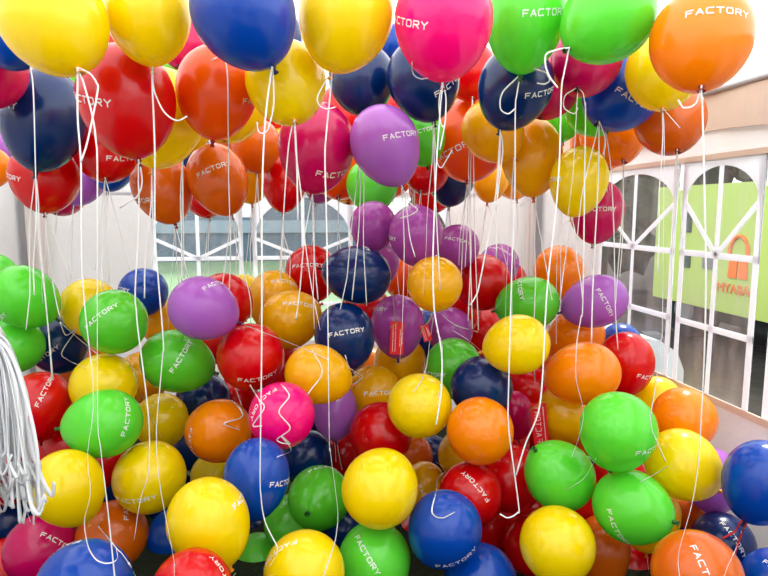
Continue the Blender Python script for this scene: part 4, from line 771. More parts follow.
 ('U41', [(-0.257,2.760,1.581),(-0.260,2.768,1.568),(-0.262,2.773,1.556),(-0.264,2.774,1.543),(-0.298,2.750,1.312),(-0.304,2.740,1.275)]),
 ('U15', [(1.273,2.346,1.928),(1.280,2.349,1.908),(1.285,2.350,1.887),(1.289,2.347,1.865),(1.295,2.340,1.814),(1.300,2.331,1.747),(1.306,2.301,1.523),(1.306,2.260,1.203),(1.313,2.237,1.037)]),
 ('U15', [(1.273,2.346,1.928),(1.279,2.349,1.907),(1.285,2.349,1.885),(1.298,2.337,1.795)]),
 ('U15', [(1.273,2.346,1.928),(1.275,2.350,1.909),(1.276,2.351,1.889),(1.272,2.343,1.807)]),
 ('U54', [(1.478,2.794,1.438),(1.483,2.800,1.414),(1.486,2.802,1.390),(1.488,2.801,1.367),(1.489,2.792,1.296)]),
 ('U54', [(1.478,2.794,1.438),(1.480,2.798,1.399),(1.480,2.799,1.360),(1.475,2.792,1.282)]),
 ('U54', [(1.478,2.794,1.438),(1.485,2.799,1.415),(1.491,2.802,1.392),(1.495,2.800,1.369),(1.506,2.784,1.257)]),
 ('U40', [(-0.517,2.865,1.543),(-0.517,2.862,1.475),(-0.514,2.850,1.378),(-0.510,2.840,1.308),(-0.502,2.830,1.243)]),
 ('U40', [(-0.517,2.865,1.543),(-0.502,2.860,1.476),(-0.474,2.840,1.350),(-0.449,2.816,1.198)]),
 ('U40', [(-0.517,2.865,1.543),(-0.525,2.861,1.452),(-0.559,2.815,1.058),(-0.569,2.805,0.967),(-0.589,2.789,0.815)]),
 ('U16', [(1.307,2.811,1.932),(1.310,2.815,1.892),(1.311,2.816,1.852),(1.311,2.812,1.811),(1.297,2.767,1.441),(1.291,2.735,1.188)]),
 ('U16', [(1.307,2.811,1.932),(1.308,2.814,1.880),(1.308,2.813,1.827),(1.306,2.808,1.773),(1.276,2.757,1.345),(1.271,2.745,1.292),(1.254,2.704,1.187),(1.253,2.697,1.132),(1.264,2.710,1.017),(1.266,2.710,0.960)]),
 ('U22', [(0.812,2.726,1.742),(0.810,2.730,1.721),(0.805,2.730,1.678),(0.778,2.713,1.506),(0.772,2.705,1.441),(0.767,2.694,1.352)]),
 ('U22', [(0.812,2.726,1.742),(0.815,2.730,1.698),(0.815,2.729,1.676),(0.810,2.713,1.545),(0.795,2.689,1.343)]),
 ('U22', [(0.812,2.726,1.742),(0.810,2.729,1.716),(0.805,2.728,1.663),(0.794,2.717,1.557),(0.774,2.681,1.260)]),
 ('U20', [(1.456,2.513,1.824),(1.459,2.514,1.790),(1.460,2.514,1.756),(1.458,2.502,1.651),(1.453,2.494,1.582),(1.431,2.470,1.371),(1.416,2.449,1.192)]),
 ('U20', [(1.456,2.513,1.824),(1.458,2.515,1.797),(1.460,2.516,1.769),(1.459,2.513,1.741),(1.452,2.482,1.487),(1.436,2.462,1.312)]),
 ('U43', [(-0.035,3.199,1.592),(-0.038,3.190,1.518),(-0.035,3.185,1.481),(-0.006,3.166,1.370),(-0.005,3.158,1.313),(-0.006,3.150,1.294),(-0.007,3.132,1.277),(-0.008,3.103,1.261)]),
 ('U43', [(-0.035,3.199,1.592),(-0.038,3.186,1.483),(-0.050,3.176,1.392),(-0.049,3.168,1.337),(-0.047,3.160,1.318),(-0.044,3.141,1.301),(-0.041,3.113,1.285),(-0.037,3.079,1.270)]),
 ('U38b', [(-0.425,2.596,1.841),(-0.430,2.602,1.805),(-0.434,2.604,1.768),(-0.438,2.602,1.732),(-0.443,2.588,1.621),(-0.440,2.559,1.400),(-0.447,2.546,1.286)]),
 ('U38b', [(-0.425,2.596,1.841),(-0.429,2.601,1.800),(-0.431,2.602,1.759),(-0.433,2.599,1.718),(-0.441,2.568,1.468),(-0.444,2.547,1.301)]),
 ('U38b', [(-0.425,2.596,1.841),(-0.428,2.602,1.807),(-0.430,2.604,1.773),(-0.431,2.602,1.739),(-0.434,2.549,1.324)]),
 ('U45', [(0.246,3.123,1.682),(0.247,3.126,1.658),(0.247,3.125,1.610),(0.245,3.117,1.538),(0.236,3.099,1.394),(0.236,3.080,1.246)]),
 ('U45', [(0.246,3.123,1.682),(0.246,3.124,1.610),(0.246,3.112,1.503),(0.251,3.102,1.431),(0.264,3.086,1.323),(0.271,3.076,1.251),(0.272,3.066,1.178),(0.266,3.048,1.030)]),
 ('U50', [(0.646,2.980,1.703),(0.645,2.984,1.678),(0.640,2.984,1.628),(0.620,2.961,1.424),(0.612,2.938,1.242)]),
 ('U50', [(0.646,2.980,1.703),(0.650,2.980,1.624),(0.651,2.976,1.583),(0.652,2.961,1.463),(0.646,2.925,1.181),(0.647,2.898,0.974)]),
 ('U35', [(-0.989,3.553,1.707),(-0.992,3.559,1.670),(-0.993,3.560,1.632),(-0.994,3.558,1.594),(-0.998,3.544,1.481),(-1.025,3.519,1.254),(-1.027,3.509,1.177),(-1.025,3.489,1.021)]),
 ('U35', [(-0.989,3.553,1.707),(-0.995,3.559,1.668),(-1.001,3.561,1.629),(-1.008,3.554,1.550),(-1.010,3.545,1.471),(-1.010,3.539,1.432),(-1.002,3.523,1.314),(-1.000,3.512,1.234),(-1.004,3.502,1.154),(-1.020,3.484,0.991)]),
 ('U35', [(-0.989,3.553,1.707),(-0.996,3.560,1.670),(-1.002,3.562,1.633),(-1.007,3.560,1.595),(-1.013,3.551,1.520),(-1.012,3.541,1.445),(-1.000,3.525,1.332),(-0.995,3.514,1.256),(-0.998,3.505,1.180),(-1.015,3.487,1.024)]),
 ('U51', [(0.853,3.211,1.622),(0.856,3.217,1.595),(0.859,3.219,1.568),(0.861,3.214,1.515),(0.857,3.197,1.381),(0.837,3.169,1.134)]),
 ('U51', [(0.853,3.211,1.622),(0.851,3.219,1.602),(0.848,3.222,1.582),(0.844,3.222,1.561),(0.836,3.216,1.500),(0.836,3.214,1.480),(0.844,3.202,1.399),(0.843,3.199,1.378),(0.837,3.195,1.337),(0.815,3.187,1.253)]),
 ('U51', [(0.853,3.211,1.622),(0.857,3.218,1.601),(0.860,3.221,1.581),(0.862,3.220,1.560),(0.868,3.211,1.497),(0.882,3.198,1.415),(0.887,3.192,1.373),(0.888,3.186,1.330),(0.884,3.176,1.244)]),
 ('U20b', [(1.547,2.812,1.819),(1.549,2.808,1.789),(1.545,2.793,1.759),(1.534,2.766,1.728),(1.520,2.733,1.697)]),
 ('U20b', [(1.547,2.812,1.819),(1.538,2.794,1.776),(1.524,2.766,1.733),(1.504,2.729,1.690)]),
 ('U20b', [(1.547,2.812,1.819),(1.532,2.788,1.770),(1.512,2.756,1.722)]),
 ('U53', [(1.220,3.666,1.652),(1.172,3.645,1.436),(1.160,3.642,1.398),(1.139,3.641,1.358)]),
 ('U53', [(1.220,3.666,1.652),(1.291,3.626,1.431),(1.341,3.593,1.234)]),
 ('U53', [(1.220,3.666,1.652),(1.187,3.645,1.447),(1.174,3.639,1.385),(1.147,3.630,1.283),(1.128,3.617,1.160)]),
 ('U18b', [(1.468,3.808,1.675),(1.473,3.814,1.648),(1.476,3.816,1.621),(1.478,3.814,1.594),(1.479,3.808,1.539),(1.475,3.801,1.485),(1.459,3.787,1.376),(1.454,3.779,1.349),(1.445,3.755,1.294),(1.443,3.747,1.267),(1.444,3.747,1.238),(1.448,3.754,1.209),(1.454,3.765,1.179)]),
 ('U18b', [(1.468,3.808,1.675),(1.472,3.813,1.635),(1.475,3.813,1.595),(1.476,3.810,1.555),(1.476,3.800,1.474),(1.473,3.789,1.394),(1.469,3.782,1.354),(1.459,3.763,1.274),(1.457,3.758,1.234),(1.457,3.758,1.151),(1.456,3.755,1.110),(1.455,3.734,0.944)]),
 ('U18b', [(1.468,3.808,1.675),(1.472,3.813,1.637),(1.475,3.814,1.600),(1.477,3.810,1.562),(1.483,3.790,1.410),(1.515,3.730,0.986)]),
 ('U42', [(-0.154,3.026,1.778),(-0.153,3.030,1.738),(-0.152,3.031,1.698),(-0.151,3.028,1.657),(-0.137,2.983,1.332),(-0.133,2.962,1.165)]),
 ('U42', [(-0.154,3.026,1.778),(-0.156,3.033,1.752),(-0.159,3.035,1.725),(-0.161,3.034,1.698),(-0.169,3.025,1.616),(-0.192,3.008,1.452),(-0.195,3.001,1.397),(-0.198,2.987,1.284)]),
 ('U49', [(0.699,3.387,1.778),(0.699,3.389,1.739),(0.697,3.384,1.661),(0.693,3.370,1.543),(0.690,3.340,1.306),(0.684,3.330,1.226),(0.668,3.312,1.064)]),
 ('U49', [(0.699,3.387,1.778),(0.692,3.389,1.698),(0.684,3.381,1.617),(0.666,3.358,1.416),(0.644,3.313,1.045)]),
 ('U42b', [(-0.261,3.213,1.869),(-0.262,3.213,1.785),(-0.262,3.209,1.743),(-0.259,3.164,1.403),(-0.264,3.148,1.273),(-0.276,3.128,1.097)]),
 ('U42b', [(-0.261,3.213,1.869),(-0.265,3.213,1.783),(-0.267,3.209,1.739),(-0.283,3.126,1.077)]),
 ('U42c', [(-0.037,3.400,1.768),(-0.038,3.401,1.693),(-0.040,3.393,1.618),(-0.045,3.380,1.505),(-0.060,3.358,1.316),(-0.075,3.330,1.083)]),
 ('U42c', [(-0.037,3.400,1.768),(-0.039,3.401,1.693),(-0.041,3.398,1.655),(-0.047,3.360,1.350),(-0.057,3.346,1.234),(-0.078,3.329,1.077)]),
 ('U42c', [(-0.037,3.400,1.768),(-0.039,3.399,1.675),(-0.040,3.395,1.628),(-0.041,3.383,1.534),(-0.038,3.369,1.441),(-0.035,3.356,1.394),(-0.028,3.310,1.304),(-0.025,3.302,1.257),(-0.020,3.322,1.158),(-0.017,3.323,1.109),(-0.008,3.298,0.915)]),
 ('U37', [(-1.216,3.691,1.634),(-1.223,3.695,1.604),(-1.229,3.696,1.575),(-1.242,3.688,1.486),(-1.257,3.672,1.337),(-1.274,3.643,1.094)]),
 ('U37', [(-1.216,3.691,1.634),(-1.221,3.694,1.599),(-1.225,3.694,1.563),(-1.228,3.692,1.528),(-1.235,3.679,1.422),(-1.240,3.662,1.281),(-1.245,3.653,1.209),(-1.255,3.645,1.137),(-1.281,3.631,0.991)]),
 ('U47', [(0.624,3.665,1.707),(0.628,3.665,1.625),(0.630,3.660,1.584),(0.638,3.617,1.256),(0.646,3.599,1.130),(0.664,3.575,0.960)]),
 ('U47', [(0.624,3.665,1.707),(0.621,3.667,1.634),(0.614,3.655,1.525),(0.606,3.647,1.452),(0.587,3.636,1.344),(0.577,3.628,1.270),(0.572,3.619,1.196),(0.569,3.600,1.046)]),
 ('U42d', [(-0.218,3.624,1.642),(-0.218,3.631,1.622),(-0.217,3.635,1.602),(-0.216,3.634,1.582),(-0.210,3.610,1.401),(-0.201,3.592,1.277)]),
 ('U42d', [(-0.218,3.624,1.642),(-0.222,3.631,1.614),(-0.226,3.634,1.586),(-0.229,3.633,1.558),(-0.259,3.605,1.305),(-0.285,3.587,1.132)]),
 ('U37b', [(-1.357,3.833,1.597),(-1.364,3.836,1.556),(-1.371,3.835,1.515),(-1.380,3.828,1.433),(-1.386,3.813,1.311),(-1.385,3.797,1.188),(-1.387,3.787,1.105),(-1.396,3.777,1.022),(-1.422,3.759,0.852)]),
 ('U37b', [(-1.357,3.833,1.597),(-1.361,3.837,1.573),(-1.364,3.839,1.549),(-1.370,3.832,1.476),(-1.378,3.827,1.427),(-1.407,3.816,1.306),(-1.413,3.810,1.256),(-1.419,3.798,1.156)]),
 ('U52', [(0.912,3.735,1.611),(0.916,3.736,1.569),(0.920,3.730,1.483),(0.927,3.712,1.355),(0.940,3.688,1.185),(0.945,3.676,1.099),(0.945,3.665,1.012),(0.940,3.643,0.835)]),
 ('U52', [(0.912,3.735,1.611),(0.912,3.738,1.577),(0.910,3.735,1.509),(0.891,3.671,0.992)]),
 ('U44', [(0.163,3.780,1.648),(0.162,3.787,1.626),(0.160,3.790,1.603),(0.158,3.790,1.581),(0.150,3.782,1.513),(0.126,3.769,1.378),(0.106,3.754,1.239)]),
 ('U44', [(0.163,3.780,1.648),(0.160,3.784,1.602),(0.156,3.785,1.556),(0.153,3.781,1.509),(0.144,3.765,1.370),(0.137,3.742,1.185),(0.132,3.731,1.092),(0.122,3.720,0.997),(0.095,3.700,0.806)]),
 ('U55', [(-0.481,3.760,1.557),(-0.483,3.767,1.535),(-0.485,3.771,1.514),(-0.486,3.770,1.493),(-0.494,3.750,1.323),(-0.490,3.741,1.258),(-0.479,3.728,1.171)]),
 ('U55', [(-0.481,3.760,1.557),(-0.488,3.765,1.515),(-0.494,3.767,1.474),(-0.499,3.764,1.432),(-0.510,3.750,1.307),(-0.512,3.729,1.142),(-0.515,3.719,1.058),(-0.526,3.709,0.973),(-0.557,3.692,0.801)]),
 ('L26', [(-0.268,2.652,-0.033),(-0.271,2.612,-0.018),(-0.267,2.509,0.037),(-0.251,2.299,0.160),(-0.221,1.974,0.357),(-0.180,1.570,0.606)]),
 ('L85', [(1.635,1.878,0.418),(1.625,1.870,0.412),(1.603,1.849,0.415),(1.559,1.802,0.435),(1.479,1.713,0.480),(1.359,1.579,0.554),(1.210,1.414,0.648),(1.178,1.384,0.651),(1.156,1.368,0.643),(1.140,1.356,0.631),(1.126,1.348,0.619)]),
 ('L79', [(1.168,1.809,0.678),(1.199,1.824,0.681),(1.222,1.840,0.678),(1.249,1.865,0.670),(1.271,1.881,0.668),(1.285,1.887,0.670),(1.292,1.883,0.677),(1.296,1.875,0.687),(1.307,1.863,0.703)]),
 ('L17', [(-0.714,2.207,0.460),(-0.697,2.180,0.461),(-0.670,2.120,0.479),(-0.627,2.011,0.524),(-0.568,1.847,0.600),(-0.499,1.644,0.699),(-0.487,1.628,0.697),(-0.477,1.620,0.690),(-0.467,1.616,0.682),(-0.452,1.613,0.658),(-0.445,1.615,0.641),(-0.535,1.969,0.410),(-0.587,2.191,0.252),(-0.589,2.231,0.204),(-0.557,2.139,0.238)]),
 ('L78', [(1.015,1.833,0.764),(1.039,1.890,0.724),(1.054,1.932,0.689),(1.059,1.956,0.662),(1.054,1.963,0.644),(1.041,1.958,0.634),(1.026,1.952,0.626),(1.011,1.949,0.620),(0.996,1.947,0.613),(0.969,1.950,0.597)]),
 ('L39', [(-0.045,2.193,0.967),(-0.038,2.173,0.964),(-0.030,2.159,0.959),(-0.018,2.139,0.947),(-0.016,2.129,0.940),(-0.021,2.120,0.932),(-0.040,2.102,0.915),(-0.049,2.097,0.905),(-0.052,2.091,0.895),(-0.048,2.087,0.885),(-0.038,2.084,0.873),(-0.018,2.082,0.849),(-0.015,2.083,0.838),(-0.020,2.083,0.827),(-0.045,2.086,0.809),(-0.057,2.090,0.800),(-0.062,2.095,0.791),(-0.057,2.099,0.784),(-0.047,2.102,0.777),(-0.033,2.106,0.772),(-0.022,2.108,0.769),(-0.016,2.107,0.769),(-0.019,2.103,0.775),(-0.036,2.091,0.798),(-0.047,2.086,0.809),(-0.034,2.096,0.788),(-0.024,2.111,0.769),(-0.016,2.145,0.741),(-0.014,2.252,0.687),(-0.019,2.278,0.670),(-0.028,2.190,0.701),(-0.038,2.019,0.767),(-0.049,1.992,0.775),(-0.059,1.976,0.777)]),
 ('L59', [(1.148,3.486,0.742),(1.122,3.462,0.764),(1.085,3.401,0.794),(1.030,3.283,0.837),(0.957,3.101,0.893),(0.872,2.874,0.957),(0.850,2.857,0.972),(0.831,2.848,0.985),(0.813,2.845,0.996),(0.797,2.845,1.006),(0.781,2.849,1.016)]),
 ('L59', [(1.151,3.497,0.727),(0.862,2.698,0.937),(0.829,2.674,0.953),(0.802,2.669,0.965),(0.778,2.673,0.974),(0.756,2.685,0.982)]),
 ('L7', [(-0.239,2.767,1.095),(-0.192,2.507,1.132),(-0.165,2.481,1.126),(-0.140,2.470,1.117),(-0.115,2.468,1.107),(-0.091,2.475,1.095),(-0.067,2.496,1.080),(-0.044,2.553,1.057),(-0.019,2.568,1.042),(0.006,2.525,1.040),(0.030,2.440,1.048),(0.051,2.347,1.058),(0.073,2.324,1.052),(0.095,2.311,1.044),(0.117,2.305,1.034),(0.139,2.304,1.023)]),
 ('L30', [(-0.173,2.422,0.903),(-0.166,2.406,0.896),(-0.157,2.365,0.897),(-0.146,2.292,0.908),(-0.135,2.192,0.928),(-0.128,2.166,0.927),(-0.122,2.149,0.924),(-0.109,2.127,0.917),(-0.105,2.120,0.912),(-0.105,2.115,0.905),(-0.110,2.112,0.894),(-0.120,2.113,0.880),(-0.141,2.125,0.849),(-0.146,2.129,0.839),(-0.144,2.128,0.835),(-0.138,2.123,0.835),(-0.113,2.102,0.844)]),
 ('L38', [(0.274,2.766,0.782),(0.285,2.757,0.792),(0.308,2.746,0.810),(0.317,2.746,0.817),(0.320,2.745,0.825),(0.313,2.729,0.838),(0.297,2.687,0.858),(0.275,2.614,0.887),(0.251,2.511,0.924),(0.229,2.386,0.966),(0.222,2.376,0.979),(0.222,2.419,0.979),(0.221,2.450,0.982),(0.220,2.467,0.990),(0.217,2.473,1.000)]),
 ('L38', [(0.075,2.335,1.058),(0.083,2.313,1.046),(0.093,2.297,1.032),(0.102,2.286,1.017),(0.108,2.278,1.001),(0.110,2.272,0.985),(0.104,2.267,0.969),(0.094,2.264,0.953),(0.066,2.241,0.927),(0.054,2.220,0.916)]),
 ('L4', [(-0.823,3.141,0.863),(-0.651,2.517,0.979),(-0.637,2.495,0.954),(-0.628,2.496,0.923),(-0.650,2.620,0.856),(-0.658,2.698,0.799),(-0.650,2.719,0.755),(-0.632,2.703,0.721),(-0.612,2.681,0.689),(-0.596,2.675,0.651),(-0.583,2.684,0.608)]),
 ('L1', [(-1.059,2.936,1.092),(-1.041,2.927,1.078),(-1.026,2.924,1.064),(-1.011,2.923,1.049),(-0.998,2.928,1.032),(-0.972,2.946,0.995),(-0.947,2.928,0.982),(-0.904,2.850,0.980),(-0.838,2.695,0.997),(-0.755,2.479,1.031)]),
 ('L1', [(-1.059,2.936,1.092),(-1.043,2.914,1.067),(-1.037,2.907,1.054),(-1.031,2.904,1.043),(-1.024,2.899,1.037),(-1.010,2.886,1.041),(-0.990,2.863,1.053),(-0.952,2.812,1.078),(-0.950,2.814,1.075),(-0.970,2.851,1.055),(-0.994,2.875,1.030),(-1.016,2.886,1.003),(-1.031,2.885,0.980),(-1.040,2.883,0.962),(-1.042,2.883,0.951),(-1.041,2.887,0.942),(-1.037,2.891,0.935),(-1.026,2.884,0.931),(-1.004,2.848,0.932),(-0.965,2.768,0.943),(-0.907,2.640,0.966),(-0.836,2.475,0.999),(-0.810,2.439,1.001),(-0.791,2.424,0.998)]),
 ('L52', [(0.817,3.289,0.141),(0.708,2.750,0.362),(0.713,2.723,0.365),(0.719,2.710,0.362),(0.723,2.709,0.355),(0.724,2.721,0.342),(0.725,2.759,0.318),(0.721,2.784,0.299),(0.713,2.794,0.286),(0.703,2.788,0.279),(0.691,2.752,0.285),(0.667,2.664,0.314),(0.625,2.498,0.381),(0.562,2.249,0.490),(0.484,1.942,0.629),(0.474,1.915,0.629),(0.465,1.895,0.624),(0.457,1.879,0.616),(0.452,1.868,0.608),(0.450,1.859,0.601),(0.452,1.851,0.597),(0.462,1.837,0.593),(0.477,1.830,0.593),(0.485,1.828,0.595),(0.503,1.831,0.601),(0.523,1.838,0.606)]),
 ('L27', [(-0.316,3.106,0.630),(-0.247,2.513,0.804),(-0.236,2.498,0.797),(-0.226,2.488,0.789),(-0.213,2.475,0.774),(-0.209,2.464,0.765),(-0.210,2.457,0.763),(-0.218,2.439,0.761),(-0.229,2.427,0.760),(-0.260,2.406,0.760),(-0.273,2.400,0.758),(-0.278,2.396,0.754),(-0.273,2.394,0.750),(-0.247,2.399,0.736),(-0.231,2.406,0.728),(-0.218,2.415,0.719)]),
 ('L57', [(0.710,2.889,1.010),(0.713,2.874,0.999),(0.714,2.848,0.993),(0.712,2.811,0.988),(0.705,2.763,0.982),(0.696,2.710,0.974),(0.689,2.677,0.953),(0.682,2.649,0.925),(0.669,2.602,0.900),(0.647,2.526,0.887),(0.617,2.415,0.891),(0.581,2.278,0.912),(0.572,2.254,0.904),(0.566,2.240,0.896),(0.561,2.228,0.887),(0.556,2.219,0.877)]),
 ('L35', [(0.255,2.563,0.901),(0.271,2.646,0.873),(0.288,2.708,0.850),(0.301,2.744,0.834),(0.309,2.757,0.824),(0.311,2.754,0.818),(0.307,2.748,0.811),(0.299,2.748,0.802),(0.289,2.750,0.792),(0.269,2.763,0.769)]),
 ('L61', [(0.740,2.933,1.088),(0.748,2.905,1.080),(0.758,2.886,1.070),(0.768,2.872,1.059),(0.782,2.862,1.049),(0.798,2.854,1.039),(0.818,2.852,1.030),(0.843,2.856,1.022),(0.872,2.870,1.012),(0.990,3.169,0.942),(1.114,3.467,0.871)]),
 ('L61', [(0.767,3.173,1.047),(0.707,2.941,1.060),(0.699,2.922,1.037),(0.694,2.916,1.011),(0.688,2.905,0.985),(0.677,2.880,0.962),(0.663,2.836,0.940),(0.646,2.776,0.921),(0.624,2.701,0.907),(0.596,2.599,0.903),(0.558,2.462,0.916),(0.513,2.295,0.942),(0.499,2.269,0.934),(0.486,2.253,0.924),(0.474,2.241,0.913),(0.463,2.233,0.901)]),
 ('L40', [(0.206,2.844,0.470),(0.208,2.832,0.456),(0.210,2.822,0.441),(0.215,2.809,0.411),(0.217,2.806,0.397),(0.221,2.805,0.375),(0.227,2.809,0.345)]),
 ('L40', [(0.197,2.847,0.469),(0.196,2.835,0.454),(0.197,2.825,0.439),(0.197,2.818,0.422),(0.198,2.812,0.386)]),
 ('L80', [(1.568,2.343,0.055),(1.562,2.330,0.044),(1.558,2.320,0.031),(1.556,2.311,0.018),(1.554,2.305,0.003),(1.554,2.300,-0.014),(1.555,2.298,-0.031),(1.562,2.300,-0.091),(1.562,2.296,-0.108)]),
]

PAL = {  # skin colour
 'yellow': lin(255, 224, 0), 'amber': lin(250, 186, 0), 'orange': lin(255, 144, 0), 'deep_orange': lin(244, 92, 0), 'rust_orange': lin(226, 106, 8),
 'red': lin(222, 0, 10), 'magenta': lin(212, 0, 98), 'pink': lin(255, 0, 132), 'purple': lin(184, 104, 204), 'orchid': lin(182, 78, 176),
 'green': lin(100, 228, 58), 'dimmed_green': lin(94, 208, 46), 'blue': lin(0, 72, 178), 'navy': lin(0, 43, 106)}  # second green is the first one darkened, dimmer light put into the colour
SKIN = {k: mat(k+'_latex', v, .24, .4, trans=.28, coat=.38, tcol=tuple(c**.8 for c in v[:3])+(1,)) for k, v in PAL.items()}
KNOTC = {'yellow': lin(238, 150, 0), 'amber': lin(190, 90, 0), 'deep_orange': lin(140, 20, 4), 'rust_orange': lin(120, 24, 6), 'orchid': lin(74, 34, 82), 'dimmed_green': lin(22, 80, 16), 'orange': lin(150, 34, 6), 'red': lin(110, 0, 6), 'magenta': lin(104, 0, 40), 'pink': lin(170, 0, 80),
         'purple': lin(74, 34, 92), 'green': lin(26, 92, 20), 'blue': lin(6, 26, 70), 'navy': lin(6, 14, 40)}   # the gathered neck is many layers thick
THICK = {k: mat(k+'_latex_knot', v, .4, .4) for k, v in KNOTC.items()}
PRINT = mat('white_print_ink', (.88, .87, .84, 1), .5, .3, trans=.2)
RIBBON = mat('white_curling_ribbon', (.95, .94, .92, 1), .35, .5, trans=.25)

def prof(z):
    if z >= 0: return math.sqrt(max(0, 1-z*z))
    u = -z/1.2
    return math.sqrt(max(0, 1-u*u))*(1-.10*u*u)

def rho(n):
    lo, hi = .3, 1.35
    for _ in range(22):
        m = (lo+hi)/2
        z = n.z*m
        if -1.2 < z < 1 and math.hypot(n.x, n.y)*m < prof(z): lo = m
        else: hi = m
    return lo

def body_mesh(color):
    bm = bmesh.new(); S = 44
    zs = [math.cos(math.pi/2*k/14) for k in range(1, 15)] + [-1.2*math.sin(math.pi/2*k/16) for k in range(1, 16)]
    top = bm.verts.new((0, 0, 1))
    rings = []
    for z in zs:
        r = prof(z)
        rings.append([bm.verts.new((r*math.cos(2*math.pi*k/S), r*math.sin(2*math.pi*k/S), z)) for k in range(S)])
    rings.append([bm.verts.new((.04*math.cos(2*math.pi*k/S), .04*math.sin(2*math.pi*k/S), -1.205)) for k in range(S)])
    for k in range(S):
        bm.faces.new((top, rings[0][k], rings[0][(k+1) % S]))
    for a, b in zip(rings, rings[1:]):
        for k in range(S):
            bm.faces.new((a[k], b[k], b[(k+1) % S], a[(k+1) % S]))
    bm.faces.new(rings[-1][::-1])
    me = bpy.data.meshes.new('skin'); bm.to_mesh(me); bm.free()
    for p in me.polygons: p.use_smooth = True
    me.materials.append(SKIN[color])
    return me

def knot_mesh(color):
    bm = bmesh.new(); S = 14
    secs = [(.036, -1.19), (.055, -1.21), (.07, -1.235), (.052, -1.262), (.032, -1.275), (.045, -1.30), (.075, -1.335), (.088, -1.345), (.078, -1.35), (.02, -1.30)]
    rings = [[bm.verts.new((r*math.cos(2*math.pi*k/S), r*math.sin(2*math.pi*k/S)*(.8 if i > 5 else 1), z)) for k in range(S)] for i, (r, z) in enumerate(secs)]
    for a, b in zip(rings, rings[1:]):
        for k in range(S):
            bm.faces.new((a[k], b[k], b[(k+1) % S], a[(k+1) % S]))
    bm.faces.new(rings[-1]); bm.faces.new(rings[0])
    me = bpy.data.meshes.new('knot'); bm.to_mesh(me); bm.free()
    for p in me.polygons: p.use_smooth = True
    me.materials.append(THICK[color])
    return me

OCT = [((.15, 1), (.85, 1)), ((.85, 1), (1, .82)), ((1, .82), (1, .18)), ((1, .18), (.85, 0)), ((.85, 0), (.15, 0)), ((.15, 0), (0, .18)), ((0, .18), (0, .82)), ((0, .82), (.15, 1))]
GLYPH = {
 'F': [((0, 0), (0, 1)), ((0, 1), (1, 1)), ((0, .5), (.8, .5))],
 'A': [((0, 0), (.5, 1)), ((.5, 1), (1, 0)), ((.2, .3), (.8, .3))],
 'C': [((1, 1), (.15, 1)), ((.15, 1), (0, .82)), ((0, .82), (0, .18)), ((0, .18), (.15, 0)), ((.15, 0), (1, 0))],
 'T': [((0, 1), (1, 1)), ((.5, 0), (.5, 1))],
 'O': OCT,
 'R': [((0, 0), (0, 1)), ((0, 1), (.85, 1)), ((.85, 1), (1, .85)), ((1, .85), (1, .62)), ((1, .62), (.85, .46)), ((.85, .46), (0, .46)), ((.45, .46), (1, 0))],
 'Y': [((0, 1), (.5, .5)), ((1, 1), (.5, .5)), ((.5, .5), (.5, 0))]}

def letter_strokes(word, pitch, w, h, frac):
    total = pitch*len(word)
    for i, ch in enumerate(word):
        x0 = i*pitch + (pitch-w)/2 - frac*total
        for (a, b) in GLYPH[ch]:
            yield (x0+a[0]*w, (a[1]-.5)*h), (x0+b[0]*w, (b[1]-.5)*h)

def print_mesh(n, t, frac):
    n = Vector(n).normalized(); t = Vector(t); t = (t - n*t.dot(n)).normalized(); b = n.cross(t)
    def P(u, v):
        d = math.cos(v)*(math.cos(u)*n + math.sin(u)*t) + math.sin(v)*b
        return d*(rho(d)*1.006)
    bm = bmesh.new(); hw = .0135
    for k, (p, q) in enumerate(letter_strokes('FACTORY', .178, .118, .112, frac)):
        p = Vector(p); q = Vector(q); d = (q-p).normalized(); s = Vector((-d.y, d.x))*hw
        p = p - d*hw*.9; q = q + d*hw*.9
        L = (q-p).length; m = max(1, int(L/.05))
        prev = None
        for i in range(m+1):
            c = p + (q-p)*i/m
            lift = 1 + .0004*(k % 7)
            v = (bm.verts.new(P(*(c+s))*lift), bm.verts.new(P(*(c-s))*lift))
            if prev: bm.faces.new((prev[0], prev[1], v[1], v[0]))
            prev = v
    me = bpy.data.meshes.new('print'); bm.to_mesh(me); bm.free()
    me.materials.append(PRINT)
    return me

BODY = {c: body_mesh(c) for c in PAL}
KNOT = {c: knot_mesh(c) for c in PAL}
ROOT = {}
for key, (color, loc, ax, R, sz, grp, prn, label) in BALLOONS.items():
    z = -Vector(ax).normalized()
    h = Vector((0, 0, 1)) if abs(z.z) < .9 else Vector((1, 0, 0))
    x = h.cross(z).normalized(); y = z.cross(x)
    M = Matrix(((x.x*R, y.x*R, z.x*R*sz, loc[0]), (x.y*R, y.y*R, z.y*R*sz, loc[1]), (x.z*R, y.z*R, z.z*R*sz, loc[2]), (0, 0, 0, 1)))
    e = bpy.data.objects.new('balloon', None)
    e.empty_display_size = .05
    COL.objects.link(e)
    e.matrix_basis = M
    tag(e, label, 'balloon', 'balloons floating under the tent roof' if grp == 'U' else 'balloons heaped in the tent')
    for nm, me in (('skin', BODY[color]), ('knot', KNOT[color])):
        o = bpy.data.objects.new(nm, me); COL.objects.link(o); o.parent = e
    if prn:
        o = bpy.data.objects.new('lettering', print_mesh(prn[:3], prn[3:6], prn[6])); COL.objects.link(o); o.parent = e
        o['label'] = 'white printed word'
    ROOT[key] = e

for key, pts in RIBBONS:
    P = spline(pts, 5)
    bm = bmesh.new()
    add_strip(bm, P, rnd.uniform(.0036, .0047), .0007, rnd.uniform(-.7, .7), rnd.uniform(-2.2, 2.2))
    obj('ribbon', bm, RIBBON, ROOT[key], True)

